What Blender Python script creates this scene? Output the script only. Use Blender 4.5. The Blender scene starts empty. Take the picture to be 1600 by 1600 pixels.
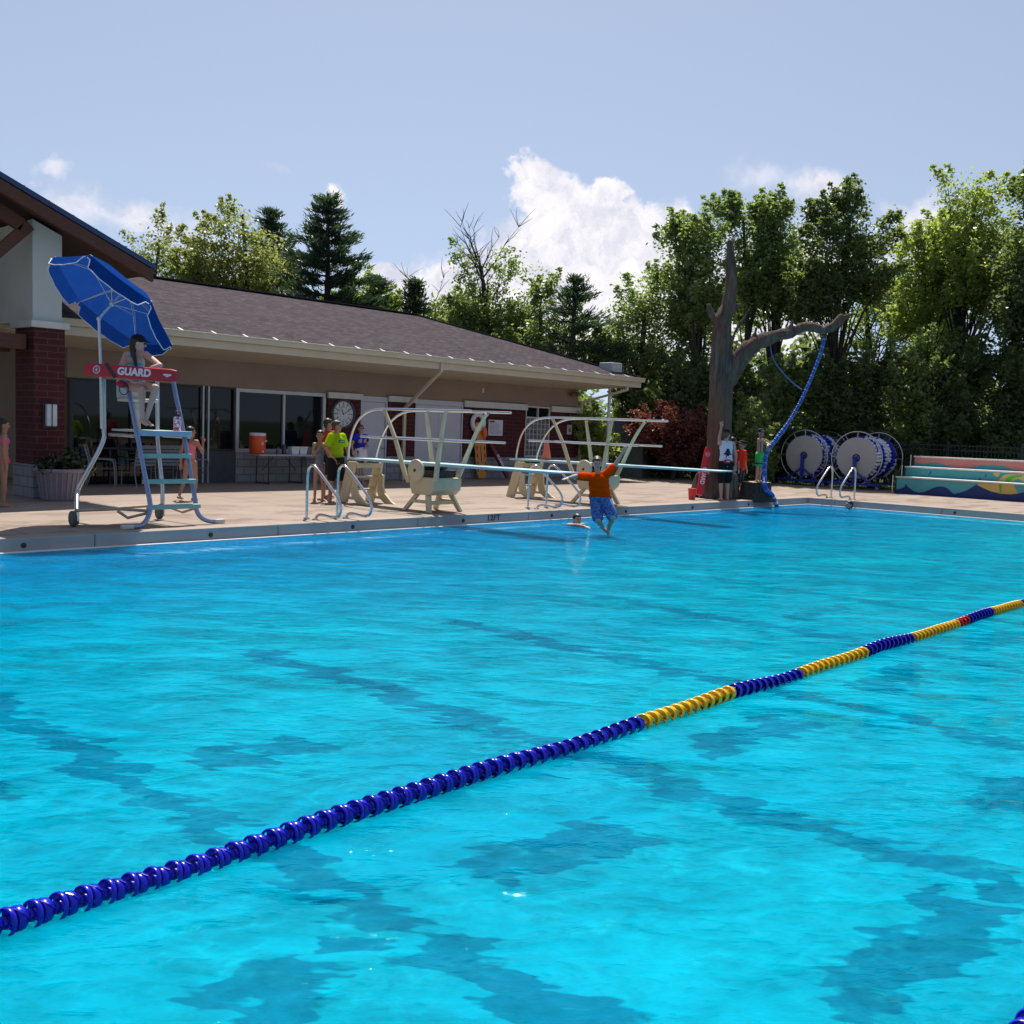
import bpy, bmesh, math, random
import numpy as np
from mathutils import Vector, Matrix, Quaternion
R = math.radians
scene = bpy.context.scene
COL = scene.collection

# ------------------------------------------------------------------ camera
# World frame: +X runs along the long pool edge, +Y across the pool to the bathhouse, z = 0 is the water.
CAM_H = 1.85
ROLL = R(2.1); PITCH = math.atan(0.081); HEAD = R(47.26162)   # HEAD: angle from the camera's right to world +X
ca, sa = math.cos(HEAD), math.sin(HEAD)
right0 = Vector((ca, -sa, 0)); fwd0 = Vector((sa, ca, 0)); up0 = Vector((0, 0, 1))
fwd = (fwd0 * math.cos(PITCH) - up0 * math.sin(PITCH))
upp = (up0 * math.cos(PITCH) + fwd0 * math.sin(PITCH))
right = right0 * math.cos(ROLL) + upp * math.sin(ROLL)
upr = upp * math.cos(ROLL) - right0 * math.sin(ROLL)
cam_d = bpy.data.cameras.new("camera"); cam = bpy.data.objects.new("camera", cam_d); COL.objects.link(cam)
cam.matrix_world = Matrix(((right.x, upr.x, -fwd.x, 0), (right.y, upr.y, -fwd.y, 0), (right.z, upr.z, -fwd.z, CAM_H), (0, 0, 0, 1)))
cam_d.lens = 36; cam_d.sensor_width = 36; cam_d.clip_end = 3000; cam_d.clip_start = .05
scene.camera = cam

# ------------------------------------------------------------------ sun, sky, exposure
SUN_DIR = Vector((.36, .38, 1.0)).normalized()      # towards the sun
SUN_EL = math.asin(SUN_DIR.z); SUN_AZ = math.atan2(SUN_DIR.x, SUN_DIR.y)
sd = bpy.data.lights.new("sun", 'SUN'); sd.energy = 4.6; sd.angle = R(.53); sd.color = (1, .955, .88)
sun = bpy.data.objects.new("sun", sd); COL.objects.link(sun)
sun.rotation_euler = SUN_DIR.to_track_quat('Z', 'Y').to_euler(); sun.location = (10, 10, 40)
scene.view_settings.view_transform = 'Standard'; scene.view_settings.look = 'None'
scene.view_settings.exposure = 0.5; scene.view_settings.gamma = 1
scene.cycles.max_bounces = 8; scene.cycles.transparent_max_bounces = 16
scene.cycles.caustics_reflective = False; scene.cycles.caustics_refractive = False
scene.cycles.sample_clamp_indirect = 4

def pixray(px, py):
    """direction of a ray through a photo pixel (1600 px frame)"""
    return (fwd * 1600 + right * (px - 800) - upr * (py - 800))
def atX(px, py, X): d = pixray(px, py); t = X / d.x; return Vector((X, d.y * t, CAM_H + d.z * t))
def atY(px, py, Y): d = pixray(px, py); t = Y / d.y; return Vector((d.x * t, Y, CAM_H + d.z * t))
def atZ(px, py, z=.19): d = pixray(px, py); t = (z - CAM_H) / d.z; return Vector((d.x * t, d.y * t, z))
def atD(px, py, D):                                  # at horizontal forward distance D
    d = pixray(px, py); t = D / (d.x * fwd0.x + d.y * fwd0.y); return Vector((d.x * t, d.y * t, CAM_H + d.z * t))

# ------------------------------------------------------------------ node helpers
def newmat(name):
    m = bpy.data.materials.new(name); m.use_nodes = True
    nt = m.node_tree; nt.nodes.clear()
    return m, nt
class N:
    def __init__(s, nt): s.nt = nt
    def n(s, typ, **kw):
        nd = s.nt.nodes.new(typ)
        for k, v in kw.items():
            if k == 'ins':
                for i, x in v.items():
                    if isinstance(x, bpy.types.NodeSocket): s.nt.links.new(x, nd.inputs[i])
                    else: nd.inputs[i].default_value = x
            else: setattr(nd, k, v)
        return nd
    def math(s, op, a, b=0, c=0, clamp=False):
        return s.n('ShaderNodeMath', operation=op, use_clamp=clamp, ins={0: a, 1: b, 2: c}).outputs[0]
    def noise(s, vec, scale, detail=4, rough=.55, dist=0, w=None):
        d = {'Scale': scale, 'Detail': detail, 'Roughness': rough, 'Distortion': dist}
        if vec is not None: d['Vector'] = vec
        return s.n('ShaderNodeTexNoise', ins=d).outputs['Fac']
    def ramp(s, fac, stops, interp='LINEAR'):
        nd = s.n('ShaderNodeValToRGB', ins={0: fac}); cr = nd.color_ramp; cr.interpolation = interp
        while len(cr.elements) < len(stops): cr.elements.new(.5)
        for e, (p, c) in zip(cr.elements, stops):
            e.position = p; e.color = (c, c, c, 1) if isinstance(c, (int, float)) else tuple(c) + (1,)
        return nd.outputs[0]
    def mixc(s, fac, a, b, mode='MIX'):
        nd = s.n('ShaderNodeMix', data_type='RGBA', blend_type=mode)
        for i, x in ((0, fac), (6, a), (7, b)):
            if isinstance(x, bpy.types.NodeSocket): s.nt.links.new(x, nd.inputs[i])
            else: nd.inputs[i].default_value = (tuple(x) + (1,)) if isinstance(x, tuple) and len(x) == 3 else x
        return nd.outputs[2]
    def map(s, vec, scale=(1, 1, 1), loc=(0, 0, 0), rot=(0, 0, 0)):
        return s.n('ShaderNodeMapping', ins={'Vector': vec, 'Scale': scale, 'Location': loc, 'Rotation': rot}).outputs[0]
    def obj(s): return s.n('ShaderNodeTexCoord').outputs['Object']
    def pos(s): return s.n('ShaderNodeNewGeometry').outputs['Position']
    def bump(s, h, strength=.3, dist=.02): return s.n('ShaderNodeBump', ins={'Height': h, 'Strength': strength, 'Distance': dist}).outputs[0]
    def out(s, sh): s.n('ShaderNodeOutputMaterial', ins={0: sh})
def pbr(name, col, rough=.6, metal=0, var=.12, vscale=6, bump=0, bscale=40, spec=.5, stretch=(1, 1, 1), sub=0, col2=None, coat=0):
    m, nt = newmat(name); n = N(nt)
    v = n.map(n.obj(), stretch)
    f = n.noise(v, vscale, 5, .6)
    c2 = col2 if col2 else tuple(min(1, c * (1 + var)) for c in col)
    c1 = col if col2 else tuple(c * (1 - var) for c in col)
    c = n.mixc(n.ramp(f, [(.3, 0), (.7, 1)]), c1, c2)
    ins = {'Base Color': c, 'Roughness': rough, 'Metallic': metal, 'Specular IOR Level': spec, 'Coat Weight': coat}
    if bump: ins['Normal'] = n.bump(n.noise(v, bscale, 4, .6), bump, .02)
    b = n.n('ShaderNodeBsdfPrincipled', ins=ins)
    n.out(b.outputs[0]); return m

# ------------------------------------------------------------------ mesh helpers
class MB:
    """collects faces with material slots; build() links ONE mesh object"""
    def __init__(s): s.v = []; s.f = []; s.m = []; s.sm = []
    def add(s, vs, fs, mi=0, smooth=False):
        o = len(s.v); s.v += [tuple(v) for v in vs]
        for f in fs: s.f.append(tuple(i + o for i in f)); s.m.append(mi); s.sm.append(smooth)
    def box(s, a, b, mi=0, M=None):
        x0, x1 = sorted((a[0], b[0])); y0, y1 = sorted((a[1], b[1])); z0, z1 = sorted((a[2], b[2]))
        vs = [Vector((x, y, z)) for z in (z0, z1) for x, y in ((x0, y0), (x1, y0), (x1, y1), (x0, y1))]
        if M is not None: vs = [M @ v for v in vs]
        s.add(vs, [(0, 3, 2, 1), (4, 5, 6, 7), (0, 1, 5, 4), (1, 2, 6, 5), (2, 3, 7, 6), (3, 0, 4, 7)], mi)
    def bar(s, p, q, w, h, mi=0, up=(0, 0, 1)):
        p = Vector(p); q = Vector(q); d = (q - p); L = d.length; d.normalize()
        u = Vector(up); sx = d.cross(u)
        if sx.length < 1e-4: sx = d.cross(Vector((0, 1, 0)))
        sx.normalize(); uz = sx.cross(d)
        vs = [c + sx * (a * w / 2) + uz * (b * h / 2) for c in (p, q) for a, b in ((-1, -1), (1, -1), (1, 1), (-1, 1))]
        s.add(vs, [(0, 1, 2, 3), (7, 6, 5, 4), (0, 4, 5, 1), (1, 5, 6, 2), (2, 6, 7, 3), (3, 7, 4, 0)], mi)
    def tube(s, pts, r, n=10, mi=0, caps=True, closed=False):
        pts = [Vector(p) for p in pts]; K = len(pts)
        rs = r if isinstance(r, (list, tuple)) else [r] * K
        prev = None; rings = []
        for i, p in enumerate(pts):
            if closed: t = pts[(i + 1) % K] - pts[i - 1]
            else: t = pts[min(i + 1, K - 1)] - pts[max(i - 1, 0)]
            t.normalize()
            if prev is None:
                a = t.orthogonal().normalized()
            else:
                a = prev - t * prev.dot(t); a.normalize()
            prev = a; b = t.cross(a)
            rings.append([p + (a * math.cos(2 * math.pi * k / n) + b * math.sin(2 * math.pi * k / n)) * rs[i] for k in range(n)])
        vs = [v for rg in rings for v in rg]; fs = []
        for i in range(K if closed else K - 1):
            j = (i + 1) % K
            for k in range(n): fs.append((i * n + k, i * n + (k + 1) % n, j * n + (k + 1) % n, j * n + k))
        s.add(vs, fs, mi, True)
        if caps and not closed:
            s.add(rings[0][::-1], [tuple(range(n))], mi); s.add(rings[-1], [tuple(range(n))], mi)
    def lathe(s, prof, n=24, mi=0, M=None, smooth=True, cap=True):
        M = M or Matrix()
        vs = [M @ Vector((r * math.cos(2 * math.pi * k / n), r * math.sin(2 * math.pi * k / n), z)) for r, z in prof for k in range(n)]
        fs = [(i * n + k, i * n + (k + 1) % n, (i + 1) * n + (k + 1) % n, (i + 1) * n + k) for i in range(len(prof) - 1) for k in range(n)]
        s.add(vs, fs, mi, smooth)
        if cap:
            s.add(vs[:n][::-1], [tuple(range(n))], mi); s.add(vs[-n:], [tuple(range(n))], mi)
    def ball(s, c, r, mi=0, nu=16, nv=10, M=None):
        c = Vector(c); r = (r, r, r) if isinstance(r, (int, float)) else r
        prof = []
        vs = []
        for i in range(nv + 1):
            th = math.pi * i / nv
            for k in range(nu):
                ph = 2 * math.pi * k / nu
                v = Vector((r[0] * math.sin(th) * math.cos(ph), r[1] * math.sin(th) * math.sin(ph), r[2] * math.cos(th)))
                if M is not None: v = M @ v
                vs.append(c + v)
        fs = [(i * nu + k, (i + 1) * nu + k, (i + 1) * nu + (k + 1) % nu, i * nu + (k + 1) % nu) for i in range(nv) for k in range(nu)]
        s.add(vs, fs, mi, True)
    def prism(s, poly, d, mi=0):
        """extrude a planar polygon (3-D points) by vector d"""
        poly = [Vector(p) for p in poly]; d = Vector(d); K = len(poly)
        nrm = Vector((0, 0, 0))
        for i in range(K): nrm += poly[i].cross(poly[(i + 1) % K])
        if nrm.dot(d) > 0: poly = poly[::-1]
        s.add(poly + [p + d for p in poly], [tuple(range(K)), tuple(range(2 * K - 1, K - 1, -1))] +
              [(i, i + K, (i + 1) % K + K, (i + 1) % K) for i in range(K)], mi)
    def mesh(s, name, mats):
        me = bpy.data.meshes.new(name); me.from_pydata(s.v, [], s.f)
        mats = mats if isinstance(mats, (list, tuple)) else [mats]
        for m in mats: me.materials.append(m)
        me.polygons.foreach_set('material_index', s.m); me.polygons.foreach_set('use_smooth', s.sm)
        me.update(); return me
    def build(s, name, mats, parent=None, bevel=0, off=None):
        me = s.mesh(name, mats); o = bpy.data.objects.new(name, me); COL.objects.link(o)
        if off is not None: me.transform(Matrix.Translation(-Vector(off)))
        if bevel:
            b = o.modifiers.new('bevel', 'BEVEL'); b.width = bevel; b.segments = 2; b.limit_method = 'ANGLE'; b.angle_limit = R(40)
        if parent is not None: o.parent = parent
        return o
def tag(o, label=None, cat=None, group=None, kind=None):
    if label: o['label'] = label
    if cat: o['category'] = cat
    if group: o['group'] = group
    if kind: o['kind'] = kind
    return o
def thing(name, label, cat, loc=(0, 0, 0), rz=0, group=None, M=None):
    o = bpy.data.objects.new(name, None); COL.objects.link(o); o.empty_display_size = .1
    if M is not None: o.matrix_world = M
    else: o.location = loc; o.rotation_euler = (0, 0, rz)
    return tag(o, label, cat, group)
def copy_tree(o, parent=None):
    c = o.copy(); COL.objects.link(c); c.parent = parent
    for ch in list(o.children): copy_tree(ch, c)
    return c
def arc(c, a, b, r, t0, t1, n=8):
    c = Vector(c); a = Vector(a); b = Vector(b)
    return [c + a * (r * math.cos(t0 + (t1 - t0) * i / n)) + b * (r * math.sin(t0 + (t1 - t0) * i / n)) for i in range(n + 1)]
def smooth_path(pts, it=2):
    pts = [Vector(p) for p in pts]
    for _ in range(it):
        q = [pts[0]]
        for i in range(len(pts) - 1):
            q.append(pts[i] * .75 + pts[i + 1] * .25); q.append(pts[i] * .25 + pts[i + 1] * .75)
        q.append(pts[-1]); pts = q
    return pts
def text_mb(txt, size, mat, name, parent, M, thick=.002, bold=0, align='CENTER'):
    cu = bpy.data.curves.new('t', 'FONT'); cu.body = txt; cu.size = size; cu.extrude = thick; cu.offset = bold
    cu.align_x = align; cu.align_y = 'CENTER'; cu.resolution_u = 3
    o = bpy.data.objects.new('t', cu); COL.objects.link(o)
    dg = bpy.context.evaluated_depsgraph_get(); me = bpy.data.meshes.new_from_object(o.evaluated_get(dg))
    bpy.data.objects.remove(o); me.materials.clear(); me.materials.append(mat); me.transform(M); me.name = name
    ob = bpy.data.objects.new(name, me); COL.objects.link(ob)
    if parent is not None: ob.parent = parent
    return ob
def frame(o, x, y, z):                                # matrix from origin and axes
    x = Vector(x).normalized(); y = Vector(y).normalized(); z = Vector(z).normalized(); o = Vector(o)
    return Matrix(((x.x, y.x, z.x, o.x), (x.y, y.y, z.y, o.y), (x.z, y.z, z.z, o.z), (0, 0, 0, 1)))
# ------------------------------------------------------------------ world: sky texture and clouds far away
world = bpy.data.worlds.new("World"); scene.world = world; world.use_nodes = True
nt = world.node_tree; nt.nodes.clear(); n = N(nt)
dirv = n.n('ShaderNodeTexCoord').outputs['Generated']
lift = n.n('ShaderNodeVectorMath', operation='NORMALIZE', ins={0: n.n('ShaderNodeVectorMath', operation='ADD', ins={0: dirv, 1: (0, 0, .22)}).outputs[0]}).outputs[0]
sky = n.n('ShaderNodeTexSky', sky_type='NISHITA', sun_disc=False, sun_elevation=SUN_EL, sun_rotation=SUN_AZ,
          air_density=1.0, dust_density=.35, ozone_density=2.6, altitude=200, ins={0: lift})
nd1 = n.n('ShaderNodeTexNoise', noise_dimensions='3D', ins={'Vector': dirv, 'Scale': 14, 'Detail': 7, 'Roughness': .6})
warp = n.n('ShaderNodeVectorMath', operation='SCALE', ins={0: n.n('ShaderNodeVectorMath', operation='SUBTRACT', ins={0: nd1.outputs['Color'], 1: (.5, .5, .5)}).outputs[0], 'Scale': .075}).outputs[0]
nd2 = n.n('ShaderNodeTexNoise', ins={'Vector': dirv, 'Scale': 45, 'Detail': 5, 'Roughness': .6})
warp2 = n.n('ShaderNodeVectorMath', operation='SCALE', ins={0: n.n('ShaderNodeVectorMath', operation='SUBTRACT', ins={0: nd2.outputs['Color'], 1: (.5, .5, .5)}).outputs[0], 'Scale': .028}).outputs[0]
wd = n.n('ShaderNodeVectorMath', operation='ADD', ins={0: dirv, 1: warp}).outputs[0]
wd = n.n('ShaderNodeVectorMath', operation='ADD', ins={0: wd, 1: warp2}).outputs[0]
def blob(px, py, r, soft, amp=1.0, vec=None, sq=1.0):
    d = pixray(px, py).normalized(); rr = r / 1600
    df = n.n('ShaderNodeVectorMath', operation='SUBTRACT', ins={0: vec if vec is not None else wd, 1: tuple(d)}).outputs[0]
    if sq != 1.0: df = n.n('ShaderNodeVectorMath', operation='MULTIPLY', ins={0: df, 1: (1, 1, sq)}).outputs[0]
    L = n.n('ShaderNodeVectorMath', operation='LENGTH', ins={0: df}).outputs['Value']
    mr = n.n('ShaderNodeMapRange', interpolation_type='SMOOTHSTEP', ins={0: L, 1: rr, 2: rr * (1 - soft), 3: 0.0, 4: amp})
    return mr.outputs[0]
def fmax(xs):
    c = xs[0]
    for x in xs[1:]: c = n.math('MAXIMUM', c, x)
    return c
hard = [(840, 300, 58, .22), (880, 345, 75, .22), (945, 325, 48, .25), (1000, 395, 85, .3), (920, 430, 130, .3), (850, 400, 80, .25),
        (1050, 380, 60, .4), (640, 470, 75, .35), (700, 450, 55, .4), (590, 430, 42, .45), (790, 450, 100, .35), (1090, 470, 100, .4), (990, 470, 110, .3), (530, 322, 24, .6),
        (1200, 480, 140, .5), (700, 530, 140, .4)]
softb = [(1270, 296, 66, .8, .95), (1175, 290, 55, .9, .45), (1440, 345, 75, .7, .9), (70, 262, 34, .9, .6), (230, 345, 70, .85, .85), (130, 325, 75, .9, .6),
         (300, 370, 70, .9, .6), (435, 266, 26, .95, .35), (180, 340, 50, .9, .55), (1350, 420, 120, .8, .7), (1500, 420, 130, .8, .6), (1000, 340, 60, .9, .5)]
mh = fmax([blob(*b) for b in hard]); ms = fmax([blob(*b, sq=1.7) for b in softb])
mask = n.math('MAXIMUM', mh, ms)
# whiter tops, greyer hollows
puff = n.noise(n.n('ShaderNodeVectorMath', operation='ADD', ins={0: wd, 1: (.3, .1, 0)}).outputs[0], 22, 6, .62)
sh = n.ramp(puff, [(.36, 0.0), (.62, 1.0)])
ccol = n.mixc(sh, (.50, .51, .59), (.80, .76, .78))
hz = n.math('MULTIPLY', n.n('ShaderNodeSeparateXYZ', ins={0: dirv}).outputs[2], 1.0)
skyc = n.n('ShaderNodeHueSaturation', ins={'Saturation': .74, 'Value': 1.22, 'Color': sky.outputs[0]}).outputs[0]
SKY_S = .092
skyt = n.n('ShaderNodeVectorMath', operation='MULTIPLY', ins={0: skyc, 1: (.96, .93, .885)}).outputs[0]
skys = n.n('ShaderNodeVectorMath', operation='SCALE', ins={0: skyt, 'Scale': SKY_S}).outputs[0]
fin = n.mixc(n.math('MULTIPLY', mask, .96), skys, ccol)
bg = n.n('ShaderNodeBackground', ins={'Color': fin, 'Strength': 1.0})
nt.links.new(bg.outputs[0], n.n('ShaderNodeOutputWorld').inputs[0])
# ------------------------------------------------------------------ ground, deck, pool
PX0, PX1, PY0, PY1 = .8, 27.55, -11.0, 13.82
ZD = .19
m, nt = newmat('deck_concrete'); n = N(nt); p = n.pos()
f1 = n.noise(p, .35, 5, .6); f2 = n.noise(p, 3.5, 6, .65); f3 = n.noise(n.map(p, (1, 2.2, 1)), .85, 5, .65)
c = n.mixc(n.ramp(f1, [(.3, 0), (.7, 1)]), (.285, .222, .182), (.345, .272, .222))
c = n.mixc(n.ramp(f2, [(.55, 0), (.8, .35)]), c, (.22, .165, .13))
st = n.math('MULTIPLY', n.ramp(f3, [(.50, 0), (.58, 1)]), n.n('ShaderNodeMapRange', ins={0: n.n('ShaderNodeSeparateXYZ', ins={0: p}).outputs[1], 1: 15.2, 2: 19.0, 3: .70, 4: .25}).outputs[0])
c = n.mixc(st, c, (.18, .13, .10))
# control joints every 3 m and a lighter band beside them
sx = n.n('ShaderNodeSeparateXYZ', ins={0: p})
def joint(o, off, per=3.05, w=.022):
    a = n.math('FRACT', n.math('DIVIDE', n.math('ADD', o, off), per)); a = n.math('ABSOLUTE', n.math('SUBTRACT', a, .5))
    return n.math('GREATER_THAN', a, .5 - w / per)
j = n.math('MAXIMUM', joint(sx.outputs[0], .4), joint(sx.outputs[1], 1.2, 3.05))
c = n.mixc(n.math('MULTIPLY', j, .7), c, (.16, .12, .10))
b = n.n('ShaderNodeBsdfPrincipled', ins={'Base Color': c, 'Roughness': .85, 'Specular IOR Level': .2, 'Normal': n.bump(n.noise(p, 60, 4, .6), .25, .01)})
n.out(b.outputs[0]); M_DECK = m
m, nt = newmat('coping_concrete'); n = N(nt); p = n.pos(); nz = n.n('ShaderNodeSeparateXYZ', ins={0: n.n('ShaderNodeNewGeometry').outputs['Normal']}).outputs[2]
f = n.noise(p, 1.5, 5, .6); c1 = n.mixc(n.ramp(f, [(.3, 0), (.7, 1)]), (.34, .325, .31), (.42, .40, .385)); c2 = n.mixc(n.ramp(n.noise(p, 2.2, 5, .6), [(.3, 0), (.7, 1)]), (.30, .24, .20), (.36, .29, .24))
n.out(n.n('ShaderNodeBsdfPrincipled', ins={'Base Color': n.mixc(n.math('GREATER_THAN', nz, .6), c1, c2), 'Roughness': .75, 'Specular IOR Level': .25, 'Normal': n.bump(n.noise(p, 40, 4, .6), .2, .01)}).outputs[0]); M_COPE = m
M_WHITE = pbr('white_gutter_tile', (.74, .74, .72), .45, var=.05, vscale=3)
M_DARK = pbr('black_plastic', (.02, .02, .022), .5)
# grass reaches the horizon, with the pool terrace cut out of it
m, nt = newmat('grass_ground'); n = N(nt); p = n.pos()
c = n.mixc(n.noise(p, .8, 6, .7), (.035, .06, .015), (.09, .13, .035))
b = n.n('ShaderNodeBsdfPrincipled', ins={'Base Color': c, 'Roughness': 1, 'Specular IOR Level': .1, 'Normal': n.bump(n.noise(p, 25, 5, .7), .8, .05)})
n.out(b.outputs[0]); M_GRASS = m
g = MB(); E_ = 900
DX0, DX1, DY0, DY1 = -14, 36.0, -20, 34
g.add([(-E_, -E_, .1), (E_, -E_, .1), (E_, E_, .1), (-E_, E_, .1), (DX0, DY0, .1), (DX1, DY0, .1), (DX1, DY1, .1), (DX0, DY1, .1)],
      [(0, 1, 5, 4), (1, 2, 6, 5), (2, 3, 7, 6), (3, 0, 4, 7)])
tag(g.build('ground', M_GRASS), kind='structure')
d = MB(); CW = .34
ax0, ax1, ay0, ay1 = PX0 - CW, PX1 + CW, PY0 - CW, PY1 + CW
for (x0, y0, x1, y1) in ((DX0, DY0, DX1, ay0), (DX0, ay1, DX1, DY1), (DX0, ay0, ax0, ay1), (ax1, ay0, DX1, ay1)):
    d.box((x0, y0, -.1), (x1, y1, ZD - .006))
tag(d.build('pool_deck', M_DECK), kind='structure')
# coping kerb with joints, rounded
cp = MB(); L = 3.0; random.seed(2)
def copers(a0, a1, fn):
    a = a0
    while a < a1 - .01:
        e = min(a + L, a1); fn(a, e - .008); a = e
copers(ax0, ax1, lambda a, e: cp.box((a, PY1, -.03), (e, ay1, ZD)))
copers(ax0, ax1, lambda a, e: cp.box((a, ay0, -.03), (e, PY0, ZD)))
copers(PY0, PY1, lambda a, e: cp.box((PX1, a, -.03), (ax1, e, ZD)))
copers(PY0, PY1, lambda a, e: cp.box((ax0, a, -.03), (PX0, e, ZD)))
cope = tag(cp.build('coping', M_COPE, bevel=.018), kind='structure')
gt = MB(); GWd = .09
gt.box((PX0, PY1 - GWd, -.6), (PX1, PY1, .012)); gt.box((PX0, PY0, -.6), (PX1, PY0 + GWd, .012))
gt.box((PX1 - GWd, PY0 + GWd, -.6), (PX1, PY1 - GWd, .012)); gt.box((PX0, PY0 + GWd, -.6), (PX0 + GWd, PY1 - GWd, .012))
tag(gt.build('pool_gutter', M_WHITE, bevel=.01), kind='structure')
# basin: shallow floor, sloping to the deep end below the boards
m, nt = newmat('pool_plaster'); n = N(nt); p = n.pos()
c = n.mixc(n.noise(p, .9, 5, .6), (.0, .74, .93), (.0, .84, 1.0))
b = n.n('ShaderNodeBsdfPrincipled', ins={'Base Color': c, 'Roughness': .8, 'Specular IOR Level': .1}); n.out(b.outputs[0]); M_PLAST = m
bs = MB()
def fz(x, y): return -1.6 - 1.0 * max(0, min(1, (y - 7.6) / 3.0))
ys = [PY0, 7.6, 8.35, 9.1, 9.85, 10.6, PY1]
for i in range(len(ys) - 1):
    bs.add([(PX0, ys[i], fz(0, ys[i])), (PX1, ys[i], fz(0, ys[i])), (PX1, ys[i + 1], fz(0, ys[i + 1])), (PX0, ys[i + 1], fz(0, ys[i + 1]))], [(0, 1, 2, 3)])
    for x, o in ((PX0, 1), (PX1, -1)):
        q = [(x, ys[i], fz(0, ys[i])), (x, ys[i + 1], fz(0, ys[i + 1])), (x, ys[i + 1], .0), (x, ys[i], .0)]
        bs.add(q if o > 0 else q[::-1], [(0, 1, 2, 3)])
bs.add([(PX0, PY1, fz(0, PY1)), (PX1, PY1, fz(0, PY1)), (PX1, PY1, 0), (PX0, PY1, 0)], [(0, 1, 2, 3)])
bs.add([(PX0, PY0, -1.6), (PX0, PY0, 0), (PX1, PY0, 0), (PX1, PY0, -1.6)], [(0, 1, 2, 3)])
tag(bs.build('pool_basin', M_PLAST), kind='structure')
# water: the rippled surface
m, nt = newmat('pool_water'); n = N(nt); p = n.pos()
def crest(st, rot=0):                                  # ripple crests run at an angle across the pool
    return n.n('ShaderNodeMapping', vector_type='TEXTURE', ins={'Vector': p, 'Rotation': (0, 0, R(-47 + rot)), 'Scale': st}).outputs[0]
def mus(scale, det, rough, st=(1, 1, 1), rot=0, dist=0): return n.noise(crest(st, rot), scale, det, rough, dist)
h1 = mus(.55, 2, .5, (1.5, 1, 1), 12, .3); h2 = mus(1.7, 2, .5, (1.9, 1, 1), -10, .6); h3 = mus(5.5, 4, .5, (2.0, 1, 1), 8, .8); h4 = mus(18, 2, .5, (1.8, 1, 1), -6, .5)
hh = n.math('ADD', n.math('MULTIPLY', h1, .16), n.math('ADD', n.math('MULTIPLY', h2, .07), n.math('ADD', n.math('MULTIPLY', h3, .020), n.math('MULTIPLY', h4, .0075))))
nb = n.n('ShaderNodeBump', ins={'Height': hh, 'Strength': 1.0, 'Distance': 1.05}).outputs[0]
# caustic net painted into the transmission colour, imitating light focused by ripples
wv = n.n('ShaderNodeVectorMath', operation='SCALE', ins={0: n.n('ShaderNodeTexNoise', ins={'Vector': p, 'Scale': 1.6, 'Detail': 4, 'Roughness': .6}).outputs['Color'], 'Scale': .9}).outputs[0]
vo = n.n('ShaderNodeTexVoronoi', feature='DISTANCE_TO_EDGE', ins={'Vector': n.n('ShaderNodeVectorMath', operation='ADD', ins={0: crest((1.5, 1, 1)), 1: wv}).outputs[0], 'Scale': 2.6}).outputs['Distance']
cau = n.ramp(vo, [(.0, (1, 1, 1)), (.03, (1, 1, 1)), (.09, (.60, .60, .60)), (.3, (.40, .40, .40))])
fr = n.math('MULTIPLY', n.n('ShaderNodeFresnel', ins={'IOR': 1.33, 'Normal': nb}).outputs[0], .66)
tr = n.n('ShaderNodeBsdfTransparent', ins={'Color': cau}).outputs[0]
wc = n.mixc(n.ramp(n.noise(n.map(p, (1, 1.4, 1)), .30, 4, .6), [(.35, 0), (.65, 1)]), (.0, .285, .435), (.0, .375, .51))
ydeep = n.n('ShaderNodeMapRange', interpolation_type='SMOOTHSTEP', ins={0: n.n('ShaderNodeSeparateXYZ', ins={0: p}).outputs[1], 1: 6.0, 2: 13.8}).outputs[0]
wc = n.mixc(ydeep, wc, (.0, .195, .455))                                     # the diving well is deeper and bluer
# navy tile lines and painted reflections in the water colour, outlines broken by noise
def wob(scale, amp, st, det=2):
    t = n.n('ShaderNodeTexNoise', ins={'Vector': crest(st), 'Scale': scale, 'Detail': det, 'Roughness': .5}).outputs['Color']
    return n.n('ShaderNodeVectorMath', operation='SCALE', ins={0: n.n('ShaderNodeVectorMath', operation='SUBTRACT', ins={0: t, 1: (.5, .5, .5)}).outputs[0], 'Scale': amp}).outputs[0]
q = n.n('ShaderNodeVectorMath', operation='ADD', ins={0: p, 1: wob(1.1, .42, (1.7, 1, 1))}).outputs[0]
q = n.n('ShaderNodeVectorMath', operation='ADD', ins={0: q, 1: wob(5.5, .62, (2.8, 1, 1), 3)}).outputs[0]
q = n.n('ShaderNodeVectorMath', operation='ADD', ins={0: q, 1: wob(15, .20, (2.6, 1, 1), 1)}).outputs[0]
sp = n.n('ShaderNodeSeparateXYZ', ins={0: q}); QX, QY = sp.outputs[0], sp.outputs[1]
def band(v, c0, w): return n.n('ShaderNodeMapRange', interpolation_type='SMOOTHSTEP', ins={0: n.math('ABSOLUTE', n.math('SUBTRACT', v, c0)), 1: w - .015, 2: w + .02, 3: 1.0, 4: 0.0}).outputs[0]
def rect(x0, x1, y0, y1): return n.math('MULTIPLY', band(QX, (x0 + x1) / 2, (x1 - x0) / 2), band(QY, (y0 + y1) / 2, (y1 - y0) / 2))
marks = [rect(x - .115, x + .115, -11, 7.0) for x in (.4, 2.45, 4.55, 6.75, 9.1, 11.5, 14, 16.6, 19.3, 22.1, 25)]
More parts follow.
